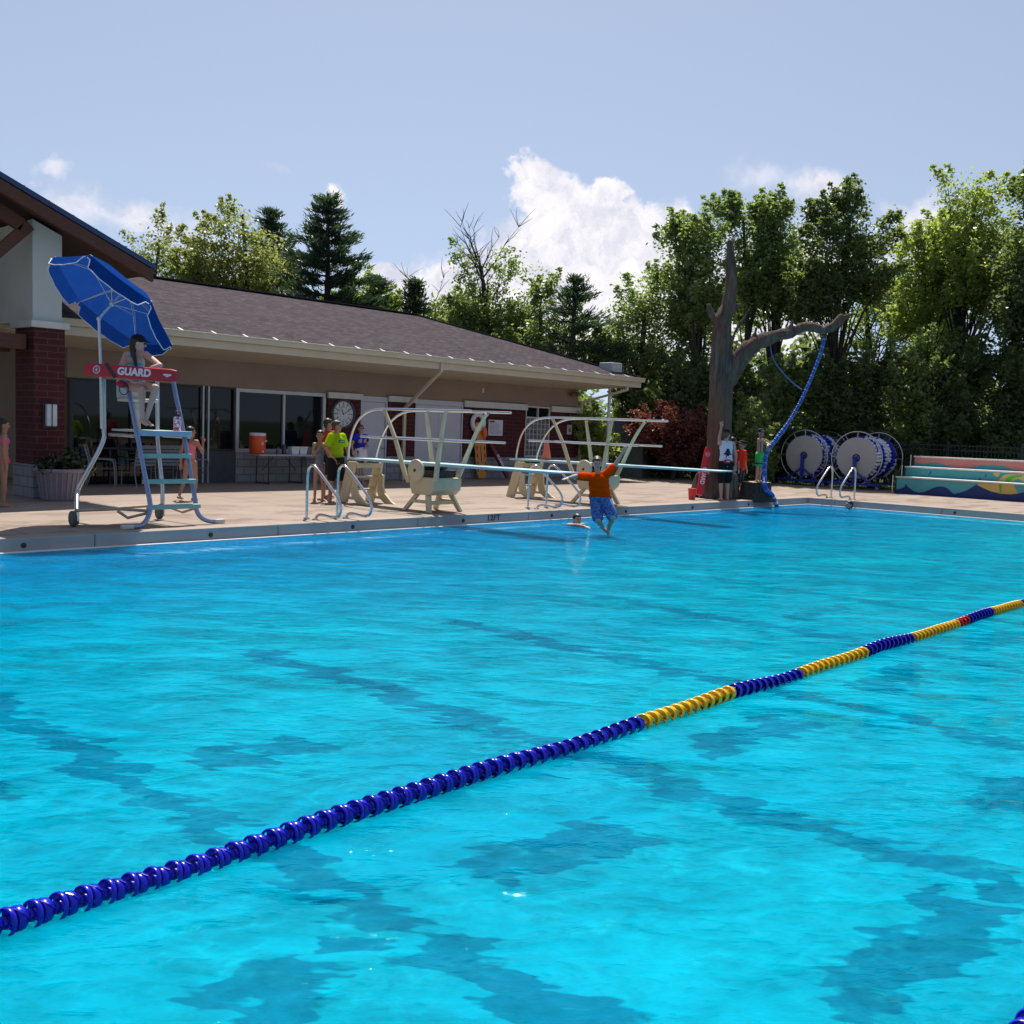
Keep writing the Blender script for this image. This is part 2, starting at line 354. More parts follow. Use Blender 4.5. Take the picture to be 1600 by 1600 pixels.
marks += [rect(*r) for r in ((2.95, 3.8, 2.63, 2.93), (1.65, 2.2, 2.6, 2.9), (3.1, 4.3, 1.22, 1.5), (5.5, 6.3, 1.4, 1.7), (2.8, 3.5, 4.6, 4.95), (5.1, 6.2, 2.95, 3.25),
    (7.4, 8.6, 3.0, 3.3), (9.7, 11, 3.0, 3.3), (9.7, 11, 4.8, 5.1), (1.2, 2.2, 1.2, 1.45), (.9, 1.9, 5.0, 5.5), (1.6, 2.4, 6.3, 6.7),
    (9.6, 10.9, 13.1, 13.3), (13.4, 14.8, 13.1, 13.3), (17.4, 19, 13.1, 13.3))]  # dark smudges by the edge: reflections painted into the water colour
mm = marks[0]
for x in marks[1:]: mm = n.math('MAXIMUM', mm, x)
isl = n.ramp(n.noise(crest((2.6, 1, 1)), 6.5, 3, .5), [(.33, 0), (.37, 1)])
mm = n.math('MULTIPLY', mm, isl)
fade = n.n('ShaderNodeMapRange', interpolation_type='SMOOTHSTEP', ins={0: n.n('ShaderNodeSeparateXYZ', ins={0: p}).outputs[0], 1: 5.0, 2: 17.0, 3: .76, 4: .2}).outputs[0]
wc = n.mixc(n.math('MULTIPLY', mm, fade), wc, (.0, .12, .235))
milk = n.n('ShaderNodeSubsurfaceScattering', falloff='BURLEY', ins={'Color': wc, 'Scale': 1.0, 'Radius': (.8, .8, .8), 'Normal': nb}).outputs[0]   # light scattered back by the water itself
see = n.math('ADD', n.math('MULTIPLY', n.ramp(n.math('ADD', n.math('MULTIPLY', h3, .6), n.math('ADD', n.math('MULTIPLY', h4, .25), n.math('MULTIPLY', h2, .45))), [(.50, 0), (.80, 1)]), .44), .08)
body = n.n('ShaderNodeMixShader', ins={0: see, 1: milk, 2: tr}).outputs[0]      # ripple noise sets the see-through share, imitating light and dark refraction streaks
gl = n.n('ShaderNodeBsdfGlossy', ins={'Color': (.42, .82, 1, 1), 'Roughness': .02, 'Normal': nb}).outputs[0]
mx = n.n('ShaderNodeMixShader', ins={0: fr, 1: body, 2: gl}).outputs[0]
n.out(mx); M_WATER = m
w = MB(); w.add([(PX0 - .2, PY0 - .2, 0), (PX1 + .2, PY0 - .2, 0), (PX1 + .2, PY1 + .2, 0), (PX0 - .2, PY1 + .2, 0)], [(0, 1, 2, 3)])
tag(w.build('water', M_WATER), kind='structure')
# ------------------------------------------------------------------ materials of the buildings
def brickmat(name, c1, c2, mortar, scale=1.0, w=.40, h=.125):
    m, nt = newmat(name); n = N(nt); p = n.pos(); g = n.n('ShaderNodeNewGeometry')
    sp = n.n('ShaderNodeSeparateXYZ', ins={0: p}); sn = n.n('ShaderNodeSeparateXYZ', ins={0: g.outputs['Normal']})
    side = n.math('GREATER_THAN', n.math('ABSOLUTE', sn.outputs[0]), .5)
    u = n.math('ADD', n.math('MULTIPLY', sp.outputs[0], n.math('SUBTRACT', 1, side)), n.math('MULTIPLY', sp.outputs[1], side))
    v = n.n('ShaderNodeCombineXYZ', ins={0: u, 1: sp.outputs[2]}).outputs[0]
    br = n.n('ShaderNodeTexBrick', ins={'Vector': v, 'Color1': c1 + (1,), 'Color2': c2 + (1,), 'Mortar': mortar + (1,), 'Scale': 1, 'Mortar Size': .007 * scale, 'Brick Width': w * scale, 'Row Height': h * scale, 'Bias': -.1})
    c = n.mixc(n.math('MULTIPLY', n.noise(p, 9, 4, .6), .35), br.outputs[0], tuple(x * .5 for x in c1))
    b = n.n('ShaderNodeBsdfPrincipled', ins={'Base Color': c, 'Roughness': .85, 'Specular IOR Level': .25, 'Normal': n.bump(br.outputs['Fac'], .5, -.004)})
    n.out(b.outputs[0]); return m
M_BRICK = brickmat('red_brick', (.088, .019, .021), (.062, .014, .017), (.12, .075, .075))
M_CBLOCK = brickmat('split_face_block', (.30, .31, .33), (.25, .26, .28), (.16, .16, .17), 2.0, .2, .1)
M_STUCCO = pbr('beige_stucco', (.27, .195, .15), .9, var=.08, vscale=1.2, bump=.2, bscale=70)
M_PALE = pbr('pale_stucco', (.50, .51, .49), .9, var=.06, vscale=1.5, bump=.2, bscale=70)
M_CREAM = pbr('cream_painted_metal', (.56, .49, .37), .5, var=.05, vscale=2)
M_CAP = pbr('limestone_cap', (.58, .56, .53), .8, var=.08, vscale=4)
M_DOOR = pbr('grey_painted_door', (.50, .50, .56), .55, var=.05, vscale=2)
M_FRAME = pbr('anodised_window_frame', (.45, .46, .47), .4, metal=.3, var=.05)
M_STEEL = pbr('stainless_steel', (.62, .63, .64), .16, metal=1, var=.04, vscale=10)
M_ALU = pbr('brushed_aluminium', (.60, .61, .62), .32, metal=1, var=.06, vscale=10)
M_TIMBER = pbr('stained_timber', (.095, .030, .017), .7, var=.3, vscale=5, stretch=(1, 6, 6), bump=.2)
M_BLUEMETAL = pbr('navy_roof_metal', (.018, .045, .13), .4, var=.1, vscale=2)
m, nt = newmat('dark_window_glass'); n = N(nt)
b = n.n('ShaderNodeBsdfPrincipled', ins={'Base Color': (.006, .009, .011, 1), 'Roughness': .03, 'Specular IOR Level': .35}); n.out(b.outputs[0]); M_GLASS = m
# asphalt shingles: courses that follow the slope, random tabs
m, nt = newmat('asphalt_shingles'); n = N(nt); p = n.pos(); g = n.n('ShaderNodeNewGeometry')
sp = n.n('ShaderNodeSeparateXYZ', ins={0: p}); sn = n.n('ShaderNodeSeparateXYZ', ins={0: g.outputs['Normal']})
side = n.math('GREATER_THAN', n.math('ABSOLUTE', sn.outputs[0]), n.math('ABSOLUTE', sn.outputs[1]))
u = n.math('ADD', n.math('MULTIPLY', sp.outputs[0], n.math('SUBTRACT', 1, side)), n.math('MULTIPLY', sp.outputs[1], side))
v = n.n('ShaderNodeCombineXYZ', ins={0: u, 1: n.math('MULTIPLY', sp.outputs[2], 3.15)}).outputs[0]
br = n.n('ShaderNodeTexBrick', offset_frequency=2, ins={'Vector': v, 'Color1': (.072, .049, .062, 1), 'Color2': (.028, .019, .025, 1), 'Mortar': (.014, .010, .013, 1), 'Scale': 1, 'Mortar Size': .012, 'Mortar Smooth': .3, 'Brick Width': .33, 'Row Height': .145, 'Bias': 0})
c = n.mixc(n.ramp(n.noise(p, 1.1, 5, .6), [(.3, 0), (.75, .15)]), br.outputs[0], (.068, .049, .060))
stv = n.n('ShaderNodeCombineXYZ', ins={0: n.math('MULTIPLY', u, 2.2), 1: n.math('MULTIPLY', sp.outputs[2], 26)}).outputs[0]
c = n.mixc(n.ramp(n.noise(stv, 1.4, 3, .6), [(.50, 0), (.66, .75)]), c, (.022, .015, .020))
c = n.mixc(n.ramp(n.noise(stv, 1.9, 2, .5), [(.56, 0), (.70, .6)]), c, (.135, .105, .125))
b = n.n('ShaderNodeBsdfPrincipled', ins={'Base Color': c, 'Roughness': .95, 'Specular IOR Level': .2, 'Normal': n.bump(br.outputs['Fac'], .6, -.01)})
n.out(b.outputs[0]); M_SHING = m

# ------------------------------------------------------------------ bathhouse
YW = 23.6; BX0, BX1 = 5.5, 28.86; BY1 = 33.3
bh = thing('bathhouse', 'long low bathhouse with brown shingle hip roof and red brick panels behind the diving stands', 'building', (BX0, YW, ZD))
bh.location = (0, 0, 0)
w = MB()
w.box((10.36, YW + .0, 2.66), (BX1, YW + .25, 3.42)); w.box((BX1 - .25, YW + .25, ZD - .1), (BX1, BY1, 3.42)); w.box((10.36, YW + .25, ZD - .1), (10.6, BY1, 3.42)); w.box((10.6, BY1 - .25, ZD - .1), (BX1 - .25, BY1, 3.42))
w.build('stucco_wall', M_STUCCO, bh)
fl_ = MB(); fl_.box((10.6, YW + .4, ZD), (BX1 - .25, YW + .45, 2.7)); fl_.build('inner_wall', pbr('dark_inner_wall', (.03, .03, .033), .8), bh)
def stone_base(x0, x1, par, z1=.9):
    b_ = MB(); b_.box((x0, YW - .07, ZD - .05), (x1, YW + .2, z1)); return b_.build('stone_base', M_CBLOCK, par, bevel=.008)
for (x0, x1, cap) in ((17.69, 18.86, 1), (19.9, 20.98, 1), (23.06, 26.0, 1), (27.32, 28.9, 1)):
    q = MB(); q.box((x0, YW - .05, .9), (x1, YW + .2, 2.655)); bp = q.build('brick_panel', M_BRICK, bh)
    q = MB(); q.box((x0 - .03, YW - .12, 2.53 if x1 < 21 else 2.50), (x1 + .03, YW - .052, 2.70)); q.build('stone_cap', M_CAP, bp, bevel=.006)
    stone_base(x0 - .02, x1 + .02, bp)
# serving window with block counter below
q = MB(); q.box((14.75, YW - .07, ZD - .05), (17.66, YW + .2, .97)); q.build('stone_base', M_CBLOCK, bh, bevel=.008)
def window(x0, x1, z0, z1, mull, fw=.09, dep=.12, fm=None):
    f = MB(); y0, y1 = YW - .03, YW + dep
    f.box((x0, y0, z0), (x0 + fw, y1, z1)); f.box((x1 - fw, y0, z0), (x1, y1, z1))
    f.box((x0 + fw, y0, z0), (x1 - fw, y1, z0 + fw)); f.box((x0 + fw, y0, z1 - fw), (x1 - fw, y1, z1))
    for x in mull: f.box((x - fw / 3, y0 + .01, z0 + fw), (x + fw / 3, y1 - .01, z1 - fw))
    wd_ = thing('window', None, None); wd_.parent = bh
    f.build('frame', fm or M_FRAME, wd_, bevel=.006)
    g_ = MB(); g_.box((x0 + fw, YW + .05, z0 + fw), (x1 - fw, YW + .07, z1 - fw)); g_.build('pane', M_GLASS, wd_)
    return wd_
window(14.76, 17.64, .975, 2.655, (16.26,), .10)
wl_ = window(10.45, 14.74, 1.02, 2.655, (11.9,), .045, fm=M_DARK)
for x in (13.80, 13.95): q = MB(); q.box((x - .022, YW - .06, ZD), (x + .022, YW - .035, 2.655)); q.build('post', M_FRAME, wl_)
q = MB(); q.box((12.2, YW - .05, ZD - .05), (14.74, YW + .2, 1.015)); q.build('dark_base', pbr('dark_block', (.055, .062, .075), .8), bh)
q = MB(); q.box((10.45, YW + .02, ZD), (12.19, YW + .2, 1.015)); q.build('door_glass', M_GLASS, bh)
for x in (11.35, 12.17): q = MB(); q.box((x, YW - .02, ZD), (x + .05, YW + .019, 1.015)); q.build('door_stile', M_DARK, bh)
# doors
def door(x0, x1, leaves):
    fr_ = MB(); z1 = 2.655
    fr_.box((x0, YW - .04, ZD), (x0 + .05, YW + .1, z1)); fr_.box((x1 - .05, YW - .04, ZD), (x1, YW + .1, z1)); fr_.box((x0 + .05, YW - .04, z1 - .16), (x1 - .05, YW + .1, z1))
    d_ = fr_.build('door', M_DOOR, bh, bevel=.005)
    xs_ = [x0 + .055 + i * (x1 - x0 - .11) / leaves for i in range(leaves + 1)]
    for i in range(leaves):
        l_ = MB(); l_.box((xs_[i] + .004, YW + .0, ZD + .012), (xs_[i + 1] - .004, YW + .045, z1 - .165)); l_.build('door_leaf', M_DOOR, d_, bevel=.004)
        hx = xs_[i + 1] - .09 if i == 0 else xs_[i] + .09
        h_ = MB(); h_.ball((hx, YW - .05, 1.15), .035); h_.tube([(hx, YW - .05, 1.15), (hx, YW + .01, 1.15)], .014, 8); h_.build('handle', M_STEEL, d_)
door(18.88, 19.88, 1); door(21.0, 23.03, 2)
# glass block window with two panes above
gb = thing('window', None, None); gb.parent = bh
f = MB(); x0, x1 = 26.02, 27.3
for z in (.915, 2.24): f.box((x0, YW - .04, z), (x1, YW + .08, z + .05))
f.box((x0, YW - .04, 2.61), (x1, YW + .08, 2.655))
for x in (x0, x1 - .05, (x0 + x1) / 2 - .02): f.box((x, YW - .035, 2.29 if abs(x - (x0 + x1) / 2) < .1 else .965), (x + .04, YW + .07, 2.61))
nx_, nz_ = 6, 7; W_ = (x1 - x0 - .1) / nx_; H_ = (2.24 - .965) / nz_
for i in range(1, nx_): f.box((x0 + .05 + i * W_ - .01, YW - .025, .965), (x0 + .05 + i * W_ + .01, YW + .05, 2.24))
for i in range(1, nz_): f.box((x0 + .04, YW - .022, .965 + i * H_ - .01), (x1 - .05, YW + .052, .965 + i * H_ + .01))
f.build('frame', M_CAP, gb)
f = MB()
for i in range(nx_):
    for k in range(nz_): f.box((x0 + .05 + i * W_ + .012, YW - .01, .965 + k * H_ + .012), (x0 + .05 + (i + 1) * W_ - .012, YW + .04, .965 + (k + 1) * H_ - .012))
f.build('glass_blocks', pbr('glass_block', (.13, .15, .16), .15, var=.6, vscale=7), gb, bevel=.012)
f = MB(); f.box((x0 + .05, YW + .03, 2.29), (x1 - .05, YW + .05, 2.61)); f.build('pane', M_GLASS, gb)
q = MB(); q.box((x0 - .01, YW - .06, ZD - .05), (x1 + .01, YW + .2, .91)); q.build('stone_base', M_CBLOCK, bh, bevel=.008)
# hip roof
EY, EX, EZ = 22.0, 30.35, 3.86; RD = 5.75; RZ = 5.77; BYE = 2 * (EY + RD) - EY; TH = .06
rf = MB(); A = (BX0, EY, EZ); B = (EX, EY, EZ); C = (EX, BYE, EZ); D = (BX0, BYE, EZ); E1 = (BX0, EY + RD, RZ); E2 = (EX - RD, EY + RD, RZ)
def dn(p, k=TH): return (p[0], p[1], p[2] - k)
P6 = [A, B, C, D, E1, E2]
rf.add(P6 + [dn(p) for p in P6], [(0, 1, 5, 4), (1, 2, 5), (2, 3, 4, 5), (3, 0, 4), (6, 10, 11, 7), (7, 11, 8), (8, 11, 10, 9), (0, 6, 7, 1), (1, 7, 8, 2), (2, 8, 9, 3)])
rfo = rf.build('roof', M_SHING, bh)
rc = MB(); rc.bar(Vector(E1) + Vector((0, 0, .02)), Vector(E2) + Vector((0, 0, .02)), .3, .03); rc.bar(Vector(E2) + Vector((0, 0, .0)), Vector(B) + Vector((0, 0, .03)), .26, .035)
rc.build('ridge_cap', pbr('ridge_shingle', (.07, .052, .055), .95), rfo)
# gutter: a cream band in front of the eave, fascia and sloping soffit behind it
gu = MB(); gu.box((BX0, EY - .15, EZ - .17), (EX + .12, EY - .002, EZ - .03)); gu.box((EX + .002, EY, EZ - .17), (EX + .12, BYE, EZ - .03))
gu.box((BX0, EY - .17, EZ - .045), (EX + .14, EY - .152, EZ - .015))
gu.build('gutter', M_CREAM, bh, bevel=.012)
fa = MB(); fa.box((BX0, EY - .03, EZ - .36), (EX + .05, EY + .03, EZ - .172)); fa.box((EX - .03, EY + .03, EZ - .36), (EX + .05, BYE, EZ - .172)); fa.build('fascia', M_CREAM, bh, bevel=.006)
so = MB(); zi, zo = 3.34, EZ - .34
so.add([(BX0, EY + .03, zo), (EX - .03, EY + .03, zo), (BX1, YW - .002, zi), (BX0, YW - .002, zi), (EX - .03, BYE - .03, zo), (BX1, BY1, zi)], [(0, 3, 2, 1), (1, 2, 5, 4)])
so.build('soffit', M_CREAM, bh)
M_STRAP = pbr('white_strap', (.85, .84, .82), .5, var=.02)
for i in range(21):
    x = 12.25 + i * .862
    if x > 30: break
    s_ = MB(); s_.bar((x, EY + .06, EZ + .045), (x, EY - .165, EZ - .025), .04, .02); s_.build('gutter_strap', M_STRAP, bh)
def downspout(x, yt):
    d_ = MB(); d_.bar((x, EY - .06, EZ - .17), (x, EY - .06, EZ - .42), .1, .08, up=(0, 1, 0)); d_.bar((x, EY - .06, EZ - .40), (x - .02, YW - .14, 2.36), .1, .08); d_.bar((x - .02, YW - .12, 2.40), (x - .02, YW - .12, ZD), .1, .08, up=(0, 1, 0))
    d_.build('downspout', M_CREAM, bh, bevel=.008)
downspout(20.5, 0)
d_ = MB(); d_.bar((29.6, EY + .0, EZ - .36), (29.6, EY + .0, EZ - .5), .1, .08, up=(0, 1, 0)); d_.bar((29.6, EY + .02, EZ - .48), (28.93, YW - .1, 2.9), .1, .08); d_.bar((28.93, YW - .1, 2.93), (28.93, YW - .1, ZD), .1, .08, up=(0, 1, 0)); d_.build('downspout', M_CREAM, bh, bevel=.008)
fl = MB(); P = Vector((28.45, YW - .1, 3.16)); fl.ball(P + Vector((-.12, -.08, 0)), (.09, .09, .08)); fl.ball(P + Vector((.14, -.08, .02)), (.09, .09, .08)); fl.box(P - Vector((.07, 0, .05)), P + Vector((.07, .1, .05)))
fl.build('floodlight', pbr('weathered_bronze', (.15, .1, .06), .6), bh)
q = MB(); q.box((23.88, YW - .03, 3.0), (23.96, YW - .001, 3.14)); q.build('junction_box', M_CAP, bh)

# ------------------------------------------------------------------ entrance pavilion on the left
pv = thing('entrance_pavilion', 'tall entrance pavilion with navy metal roof, timber rake and brick column at the left edge', 'pavilion')
q = MB(); q.box((8.14, 20, .84), (8.73, 20.86, 3.44)); bc = q.build('brick_column', M_BRICK, pv)
q = MB(); q.box((8.10, 19.96, ZD - .05), (8.77, 20.9, .838)); q.build('stone_base', M_CBLOCK, bc, bevel=.01)
q = MB(); q.box((8.07, 19.93, 3.442), (8.80, 20.93, 3.57)); q.build('stone_cap', M_CAP, bc, bevel=.01)
q = MB(); q.box((5.2, 20, .84), (5.85, 20.86, 3.44)); bc2 = q.build('brick_column', M_BRICK, pv)
q = MB(); q.box((5.16, 19.96, ZD - .05), (5.89, 20.9, .838)); q.build('stone_base', M_CBLOCK, bc2, bevel=.01)
def rz(x): return 5.60 - .413 * (x - 7.39)            # underside of the rake
q = MB(); q.prism([(8.13, 20.02, 3.572), (8.68, 20.02, 3.572), (8.68, 20.02, rz(8.68) + .15), (8.13, 20.02, rz(8.13) + .15)], (0, 1.9, 0)); q.build('upper_wall', M_PALE, pv)
q = MB(); q.box((0, 21.0, 3.0), (8.1, 21.3, 3.35)); q.box((7.3, 20.15, 3.02), (8.06, 20.35, 3.3)); q.build('tie_beam', M_TIMBER, pv)
XR, YR0, YR1 = 10.32, 19.45, 27.0; XL = 2.2
def top(x): return rz(x) + .36
q = MB(); q.prism([(XL, YR0 + .02, top(XL) - .25), (XR - .05, YR0 + .02, top(XR - .05) - .25), (XR - .05, YR0 + .02, top(XR - .05) - .02), (XL, YR0 + .02, top(XL) - .02)][::1], (0, .1, 0)); q.build('rake_board', M_TIMBER, pv)
q = MB(); q.prism([(XL, YR0, top(XL)), (XR, YR0, top(XR)), (XR, YR0, top(XR) + .1), (XL, YR0, top(XL) + .1)], (0, YR1 - YR0, 0))
for k in range(18):                                    # standing seams
    x = XR - .3 - k * .45
    q.bar((x, YR0 + .05, top(x) + .10), (x, YR1, top(x) + .10), .03, .05)
q.build('roof', M_BLUEMETAL, pv)
q = MB(); q.prism([(XL, YR0 + .13, top(XL) - .12), (XR - .06, YR0 + .13, top(XR - .06) - .12), (XR - .06, YR0 + .13, top(XR - .06) - .02), (XL, YR0 + .13, top(XL) - .02)], (0, YR1 - YR0 - .2, 0)); q.build('soffit', pbr('dark_timber_soffit', (.05, .025, .018), .8), pv)
q = MB(); Y_ = 19.95
q.bar(atY(-60, 292, Y_), atY(34, 352, Y_), .12, .24, up=(0, 0, 1)); q.bar(atY(46, 352, Y_), atY(-40, 424, Y_), .12, .2); q.build('timber_brace', M_TIMBER, pv)
q = MB(); q.bar((2.2, 19.95, top(2.2) + .05), (-4, 19.95, top(2.2) - 2.5), .2, .2); q.prism([(-4, YR0, top(2.2) - 2.56), (XL, YR0, top(XL)), (XL, YR0, top(XL) + .1), (-4, YR0, top(2.2) - 2.46)], (0, YR1 - YR0, 0)); q.build('roof', M_BLUEMETAL, pv)
# wall lamp on the column
wl = thing('wall_lamp', 'pale rectangular wall lamp on the front of the brick column', 'wall lamp', (8.43, 19.99, 1.79))
q = MB(); q.box((-.14, -.03, -.24), (.12, 0, .24)); q.build('back_plate', M_DARK, wl)
q = MB(); q.box((-.10, -.13, -.21), (.10, -.031, .21)); q.build('lamp_shade', pbr('opal_glass', (.62, .62, .66), .3), wl, bevel=.02)
q = MB(); q.box((-.012, -.14, -.215), (.004, -.131, .215)); q.build('trim', M_DARK, wl)
# ------------------------------------------------------------------ coping details
for (x, y) in ((5.49, 0), (8.245, 0), (10.96, 0), (13.6, 0), (16.18, 0), (18.76, 0), (21.5, 0), (24.2, 0)):
    q = MB(); Mx = Matrix.Translation((x, PY1 - .001, .085)) @ Matrix.Rotation(R(90), 4, 'X')
    q.lathe([(.036, -.004), (.036, .006), (.03, .012), (.012, .012)], 16, 0, Mx); q.box((x - .035, PY1 - .017, .083), (x + .035, PY1 - .013, .092))
    q.build('rope_anchor', M_DARK, cope)
for y in (9.66, 5.2, 1):
    q = MB(); Mx = Matrix.Translation((PX1 - .001, y, .085)) @ Matrix.Rotation(R(-90), 4, 'Y'); q.lathe([(.036, -.004), (.036, .006), (.03, .012), (.012, .012)], 16, 0, Mx); q.build('rope_anchor', M_DARK, cope)
text_mb('12FT', .15, M_DARK, 'depth_marking', cope, frame((14.43, PY1 - .003, .103), (1, 0, 0), (0, 0, 1), (0, -1, 0)) @ Matrix.Diagonal((1.25, 1, 1, 1)), .0015, .004)

# ------------------------------------------------------------------ lane line
def floatmesh():
    mb = MB()
    for k in range(3):                                 # three twisted cups between two rims
        a0 = 2 * math.pi * k / 3
        for j in range(4):
            a = a0 + j * .42; b_ = a + .42; xa = -.040 + j * .018; xb = xa + .02
            for r0, r1 in ((.022, .061),):
                q = [(xa, r0 * math.cos(a), r0 * math.sin(a)), (xa, r1 * math.cos(a), r1 * math.sin(a)), (xb, r1 * math.cos(b_), r1 * math.sin(b_)), (xb, r0 * math.cos(b_), r0 * math.sin(b_))]
                q2 = [(v[0] + .006, v[1], v[2]) for v in q]
                mb.add(q + q2, [(0, 1, 2, 3), (7, 6, 5, 4), (0, 4, 5, 1), (1, 5, 6, 2), (2, 6, 7, 3), (3, 7, 4, 0)], 0, False)
    Rx = Matrix.Rotation(R(90), 4, 'Y'); Tl = Matrix.Rotation(R(14), 4, 'Y')
    mb.lathe([(.062, -.044), (.0665, -.040), (.0665, -.026), (.062, -.022), (.056, -.026), (.056, -.040), (.062, -.044)], 28, 0, Tl @ Rx, cap=False)
    mb.lathe([(.020, .040), (.044, .038), (.057, .026), (.060, .008), (.0575, -.008), (.052, -.012), (.046, .004), (.040, .020), (.020, .026)], 28, 0, Tl @ Rx, cap=False)
    mb.lathe([(.016, -.052), (.028, -.05), (.034, -.03), (.022, 0), (.034, .03), (.028, .05), (.016, .052)], 18, 0, Rx)
    mb.v = [(v[0] * .95, v[1] * .80, v[2] * .80) for v in mb.v]
    return mb
def plast(name, c): return pbr(name, c, .25, var=.06, vscale=4, spec=.45)
M_LB = plast('blue_float_plastic', (.003, .006, .42)); M_LY = plast('yellow_float_plastic', (.80, .50, .015)); M_LR = plast('red_float_plastic', (.55, .02, .03)); M_LW = plast('white_float_plastic', (.7, .7, .72))
def lane(Y, label, zones, x0, x1, nmax=100, xoff=0):
    root = thing('lane_line', label, 'lane line', (x0, Y, .03))
    cb = MB(); cb.tube([(0, 0, 0), (x1 - x0, 0, 0)], .006, 8); cb.build('cable', M_STEEL, root)
    meshes = {}
    sp_ = .092; i = 0; x = .05 + xoff; rest = MB(); rng = random.Random(5); fm = floatmesh()
    for k_, mm_ in (('b', M_LB), ('y', M_LY), ('r', M_LR)): meshes[k_] = fm.mesh('float_' + k_, mm_)
    while x < x1 - x0 - .05:
        wx = x0 + x; kz = 'b'
        for a, b_, z_ in zones:
            if a <= wx < b_: kz = z_
        dz = .012 * math.sin(wx * 2.3) + .006 * math.sin(wx * 5.1); ang = rng.uniform(0, 6.28) if False else .9 + .35 * math.sin(i * .4)
        if i < nmax:
            o = bpy.data.objects.new('float', meshes[kz]); COL.objects.link(o); o.parent = root; o.location = (x, 0, dz); o.rotation_euler = (ang, 0, 0)
        else:
            mi = {'b': 0, 'y': 1, 'r': 2}[kz]; T = Matrix.Translation((x, 0, dz)) @ Matrix.Rotation(ang, 4, 'X')
            rest.add([T @ Vector(v) for v in fm.v], fm.f, mi, True)
        x += sp_; i += 1
    if rest.v: tag(rest.build('float', [M_LB, M_LY, M_LR], root), kind='stuff')
    return root
Z1 = [(5.24, 6.34, 'y'), (7.39, 8.52, 'y'), (9.56, 10.78, 'y'), (10.78, 11.02, 'r'), (11.73, 12.82, 'y'), (14, 15.2, 'y'), (16.4, 17.6, 'y'), (18.8, 20, 'y'), (21.5, 27.5, 'y')]
lane(3.67, 'long floating lane line of blue and yellow plastic discs crossing the whole pool', Z1, PX0 + .02, PX1, 100)
lane(.85, 'second blue lane line, cut off at the bottom right corner', Z1, PX0 + .02, PX1, 30)

# ------------------------------------------------------------------ grab rails
def grab(name, label, specs, group):
    root = thing(name, label, 'grab rail', specs[0][0], 0, group)
    o0 = Vector(specs[0][0])
    for path, foot in [s[1:] for s in specs]:
        q = MB(); q.tube([Vector(p) - o0 for p in path], .024, 12, caps=True); q.build('rail', M_STEEL, root)
        for f_ in foot:
            q = MB(); q.lathe([(.055, 0), (.055, .012), (.03, .022)], 16, 0, Matrix.Translation(Vector(f_) - o0)); q.build('base_plate', M_STEEL, root)
def railpath(x, y0, yb, h):
    """tall post on the deck, crest, slopes down over the edge, hooks back into the second post"""
    zt = ZD + h
    pts = [(x, y0, ZD)] + [(x, y0, zt - .22), (x, y0 - .02, zt - .06), (x, y0 - .16, zt), (x, y0 - .3, zt - .05)]
    pts += [(x, y0 - .88, zt - .50), (x, y0 - 1.02, zt - .66), (x, y0 - 1.0, zt - .84), (x, y0 - .84, zt - .9), (x, y0 - .42, zt - .86), (x, y0 - .30, zt - .9), (x, y0 - .27, zt - 1.0), (x, y0 - .27, ZD)]
    return smooth_path(pts, 3)
def rp2(base, along, h=1.0, s=1.0):
    """same in any direction: 'along' is the horizontal unit vector towards the pool"""
    a = Vector((along[0], along[1], 0)).normalized(); b_ = Vector((base[0], base[1], 0)); zt = ZD + h
    pr = [(0, ZD), (0, zt - .2), (.03, zt - .06), (.14, zt), (.26, zt - .05), (.80, zt - .46), (.95, zt - .62), (.93, zt - .8), (.78, zt - .86), (.42, zt - .82), (.28, zt - .86), (.25, zt - .95), (.25, ZD)]
    return smooth_path([b_ + a * (s * u) + Vector((0, 0, z)) for u, z in pr], 3)
M_RAILSTEEL = M_STEEL
for (label, xs_, grp) in (("steel pool ladder rails between the lifeguard chair and the nearer diving stand", (10.47, 11.12), None),
                          ("stainless steel pool ladder rails on the coping in front of the farther diving stand", (16.15, 16.74), None)):
    root = thing('pool_ladder', label, 'pool ladder', (xs_[0], 14.47, ZD))
    o0 = Vector((xs_[0], 14.47, ZD))
    for x in xs_:
        q = MB(); q.tube([p - o0 for p in rp2((x, 14.47), (0, -1), .93)], .024, 12); q.build('grab_rail', M_STEEL, root)
        for y in (14.47, 14.22): q = MB(); q.lathe([(.055, 0), (.055, .012), (.03, .022)], 16, 0, Matrix.Translation(Vector((x, y, ZD)) - o0)); q.build('base_plate', M_STEEL, root)
for k, y in enumerate((13.45, 12.85)):
    pass
root = thing('pool_ladder', 'steel pool ladder rails at the far pool end, in front of the lane line reels', 'pool ladder', (28.2, 13.4, ZD)); o0 = Vector((28.2, 13.4, ZD))
for y in (13.42, 12.72):
    q = MB(); q.tube([p - o0 for p in rp2((28.2, y), (-1, 0), .93)], .026, 12); q.build('grab_rail', M_STEEL, root)
    for x in (28.2, 27.95): q = MB(); q.lathe([(.055, 0), (.055, .012), (.03, .022)], 16, 0, Matrix.Translation(Vector((x, y, ZD)) - o0)); q.build('base_plate', M_STEEL, root)

